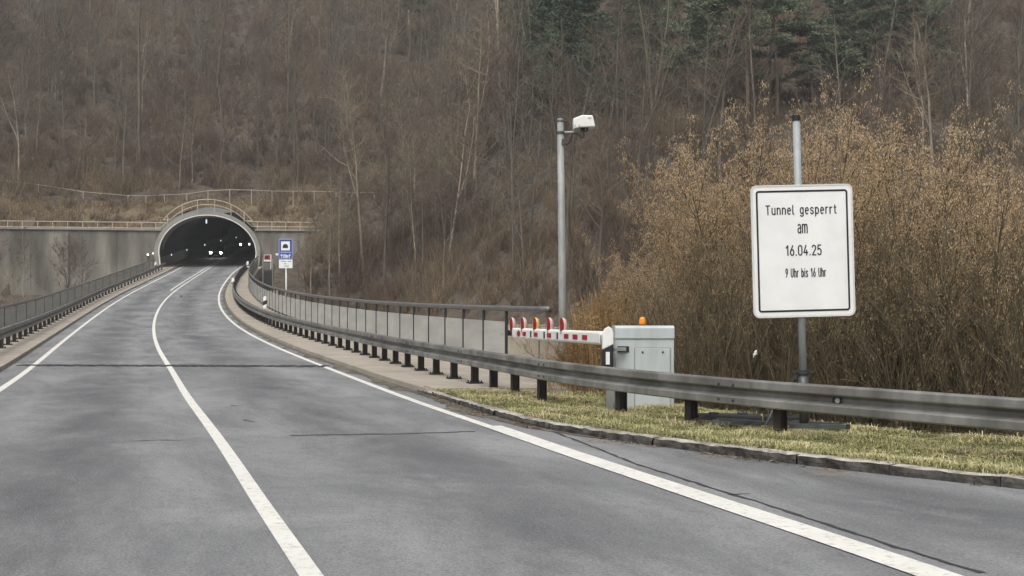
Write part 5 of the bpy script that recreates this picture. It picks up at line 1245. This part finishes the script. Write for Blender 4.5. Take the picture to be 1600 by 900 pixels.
SHRUBS = [ # x, y, height of the top, prototype, label
 (2.1, 20.6, 1.25, 0, 'low left end of the catkin bush, behind the barrier cabinet'),
 (2.95, 20.2, 2.5, 1, 'left flank shrub of the catkin bush, right of the orange beacon'),
 (3.85, 20.3, 3.55, 2, 'tall catkin shrub left of the closure board'),
 (5.00, 20.0, 4.4, 0, 'tallest catkin shrub directly behind the closure board and its pole'),
 (6.2, 20.0, 4.15, 1, 'catkin shrub right of the closure board'),
 (7.4, 19.8, 3.75, 2, 'catkin shrub at the right, two shrubs from the closure board'),
 (8.7, 19.4, 3.2, 0, 'rightmost catkin shrub behind the guardrail'),
 (3.15, 18.2, 2.1, 3, 'smaller catkin shrub in front, just right of the grey cabinet'),
 (4.15, 17.9, 2.7, 4, 'front catkin shrub left of the sign pole'),
 (5.2, 17.5, 2.7, 3, 'front catkin shrub right of the sign pole'),
 (6.3, 17.1, 2.8, 4, 'front catkin shrub near the right end of the guardrail'),
 (9.9, 18.6, 2.9, 1, 'last catkin shrub beyond the far right end of the bush'),
 (7.6, 16.6, 2.8, 3, 'front catkin shrub at the far right by the guardrail'),
]
rs = random.Random(8)
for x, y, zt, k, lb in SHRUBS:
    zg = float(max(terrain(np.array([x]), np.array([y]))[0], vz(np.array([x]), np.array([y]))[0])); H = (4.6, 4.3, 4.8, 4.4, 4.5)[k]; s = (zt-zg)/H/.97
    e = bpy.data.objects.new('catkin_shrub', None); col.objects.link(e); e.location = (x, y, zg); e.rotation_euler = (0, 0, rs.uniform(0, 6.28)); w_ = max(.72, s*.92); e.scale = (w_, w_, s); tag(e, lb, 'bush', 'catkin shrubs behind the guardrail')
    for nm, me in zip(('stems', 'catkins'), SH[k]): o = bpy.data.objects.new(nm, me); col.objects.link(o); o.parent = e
# pale dry reeds by the mast
tintmat('reed', [(0,(.14,.085,.035)),(.5,(.27,.17,.075)),(1,(.42,.29,.15))])
def reeds():
    r = np.random.default_rng(15); n = 2600; x = r.normal(1.55, .33, n); y = 20.4+r.normal(0, .7, n); zg = np.maximum(terrain(x, y), vz(x, y)); hmax = 1.75*np.exp(-((x-1.6)/.75)**2)
    H = hmax*r.uniform(.45, 1.05, n); az = r.uniform(0, 6.28, n); sp = r.uniform(0, .25, n); d = np.c_[np.cos(az)*sp, np.sin(az)*sp, np.ones(n)]
    p0 = np.c_[x, y, zg-.05]; p1 = p0+d*(H*.6)[:,None]; p2 = p1+(d+r.normal(size=(n,3))*.12)*(H*.4)[:,None]
    S = np.concatenate([np.c_[p0, p1, np.full(n,.006), np.full(n,.005)], np.c_[p1, p2, np.full(n,.005), np.full(n,.002)]]); V, F = bake_segs(S, 3)
    m = 5; t = np.repeat(r.random((n,1)), m, 0)[:,0]; c = np.repeat(p1, m, 0)+(np.repeat(p2-p1, m, 0))*r.uniform(-.6,1,(n*m,1)); dd = r.normal(size=(n*m,3)); dd[:,2] = np.abs(dd[:,2])*.8; dd /= np.linalg.norm(dd, axis=1)[:,None]
    s = np.cross(dd, r.normal(size=(n*m,3))); s /= np.linalg.norm(s, axis=1)[:,None]; L = r.uniform(.06,.16,n*m)
    W_ = .006; Q = np.empty((n*m*4,3)); Q[0::4] = c; Q[1::4] = c+dd*(L*.5)[:,None]+s*W_; Q[2::4] = c+dd*L[:,None]; Q[3::4] = c+dd*(L*.5)[:,None]-s*W_; i = np.arange(n*m)*4+len(V)
    tint = np.concatenate([np.repeat(np.tile(r.random(n), 2), 6), np.repeat(t, 4)])
    o = link('dry_reeds', mesh_np('dry_reeds', np.concatenate([V, Q]), np.concatenate([F, np.c_[i, i+1, i+2, i+3]]), tint=np.clip(tint, 0, 1)), 'reed'); tag(o, 'pale dry reeds between the camera mast and the barrier cabinet', 'reeds', kind='stuff')
reeds()

# ------------------------------------------------------------------ the misty air
if HAZE:
    m = bpy.data.materials.new('haze'); m.use_nodes = True; n = m.node_tree; n.nodes.remove(n.nodes['Principled BSDF'])
    pv = n.nodes.new('ShaderNodeVolumePrincipled'); pv.inputs['Color'].default_value = (.93,.95,.96,1); pv.inputs['Density'].default_value = HAZE; pv.inputs['Anisotropy'].default_value = .2
    n.links.new(pv.outputs[0], n.nodes['Material Output'].inputs['Volume']); MATS['haze'] = m
    b = MB(); b.box((0, 200, 150), (700, 800, 420)); tag(b.build('haze', 'haze'), kind='stuff')
for o in bpy.data.objects:
    if '_b' in o: del o['_b']
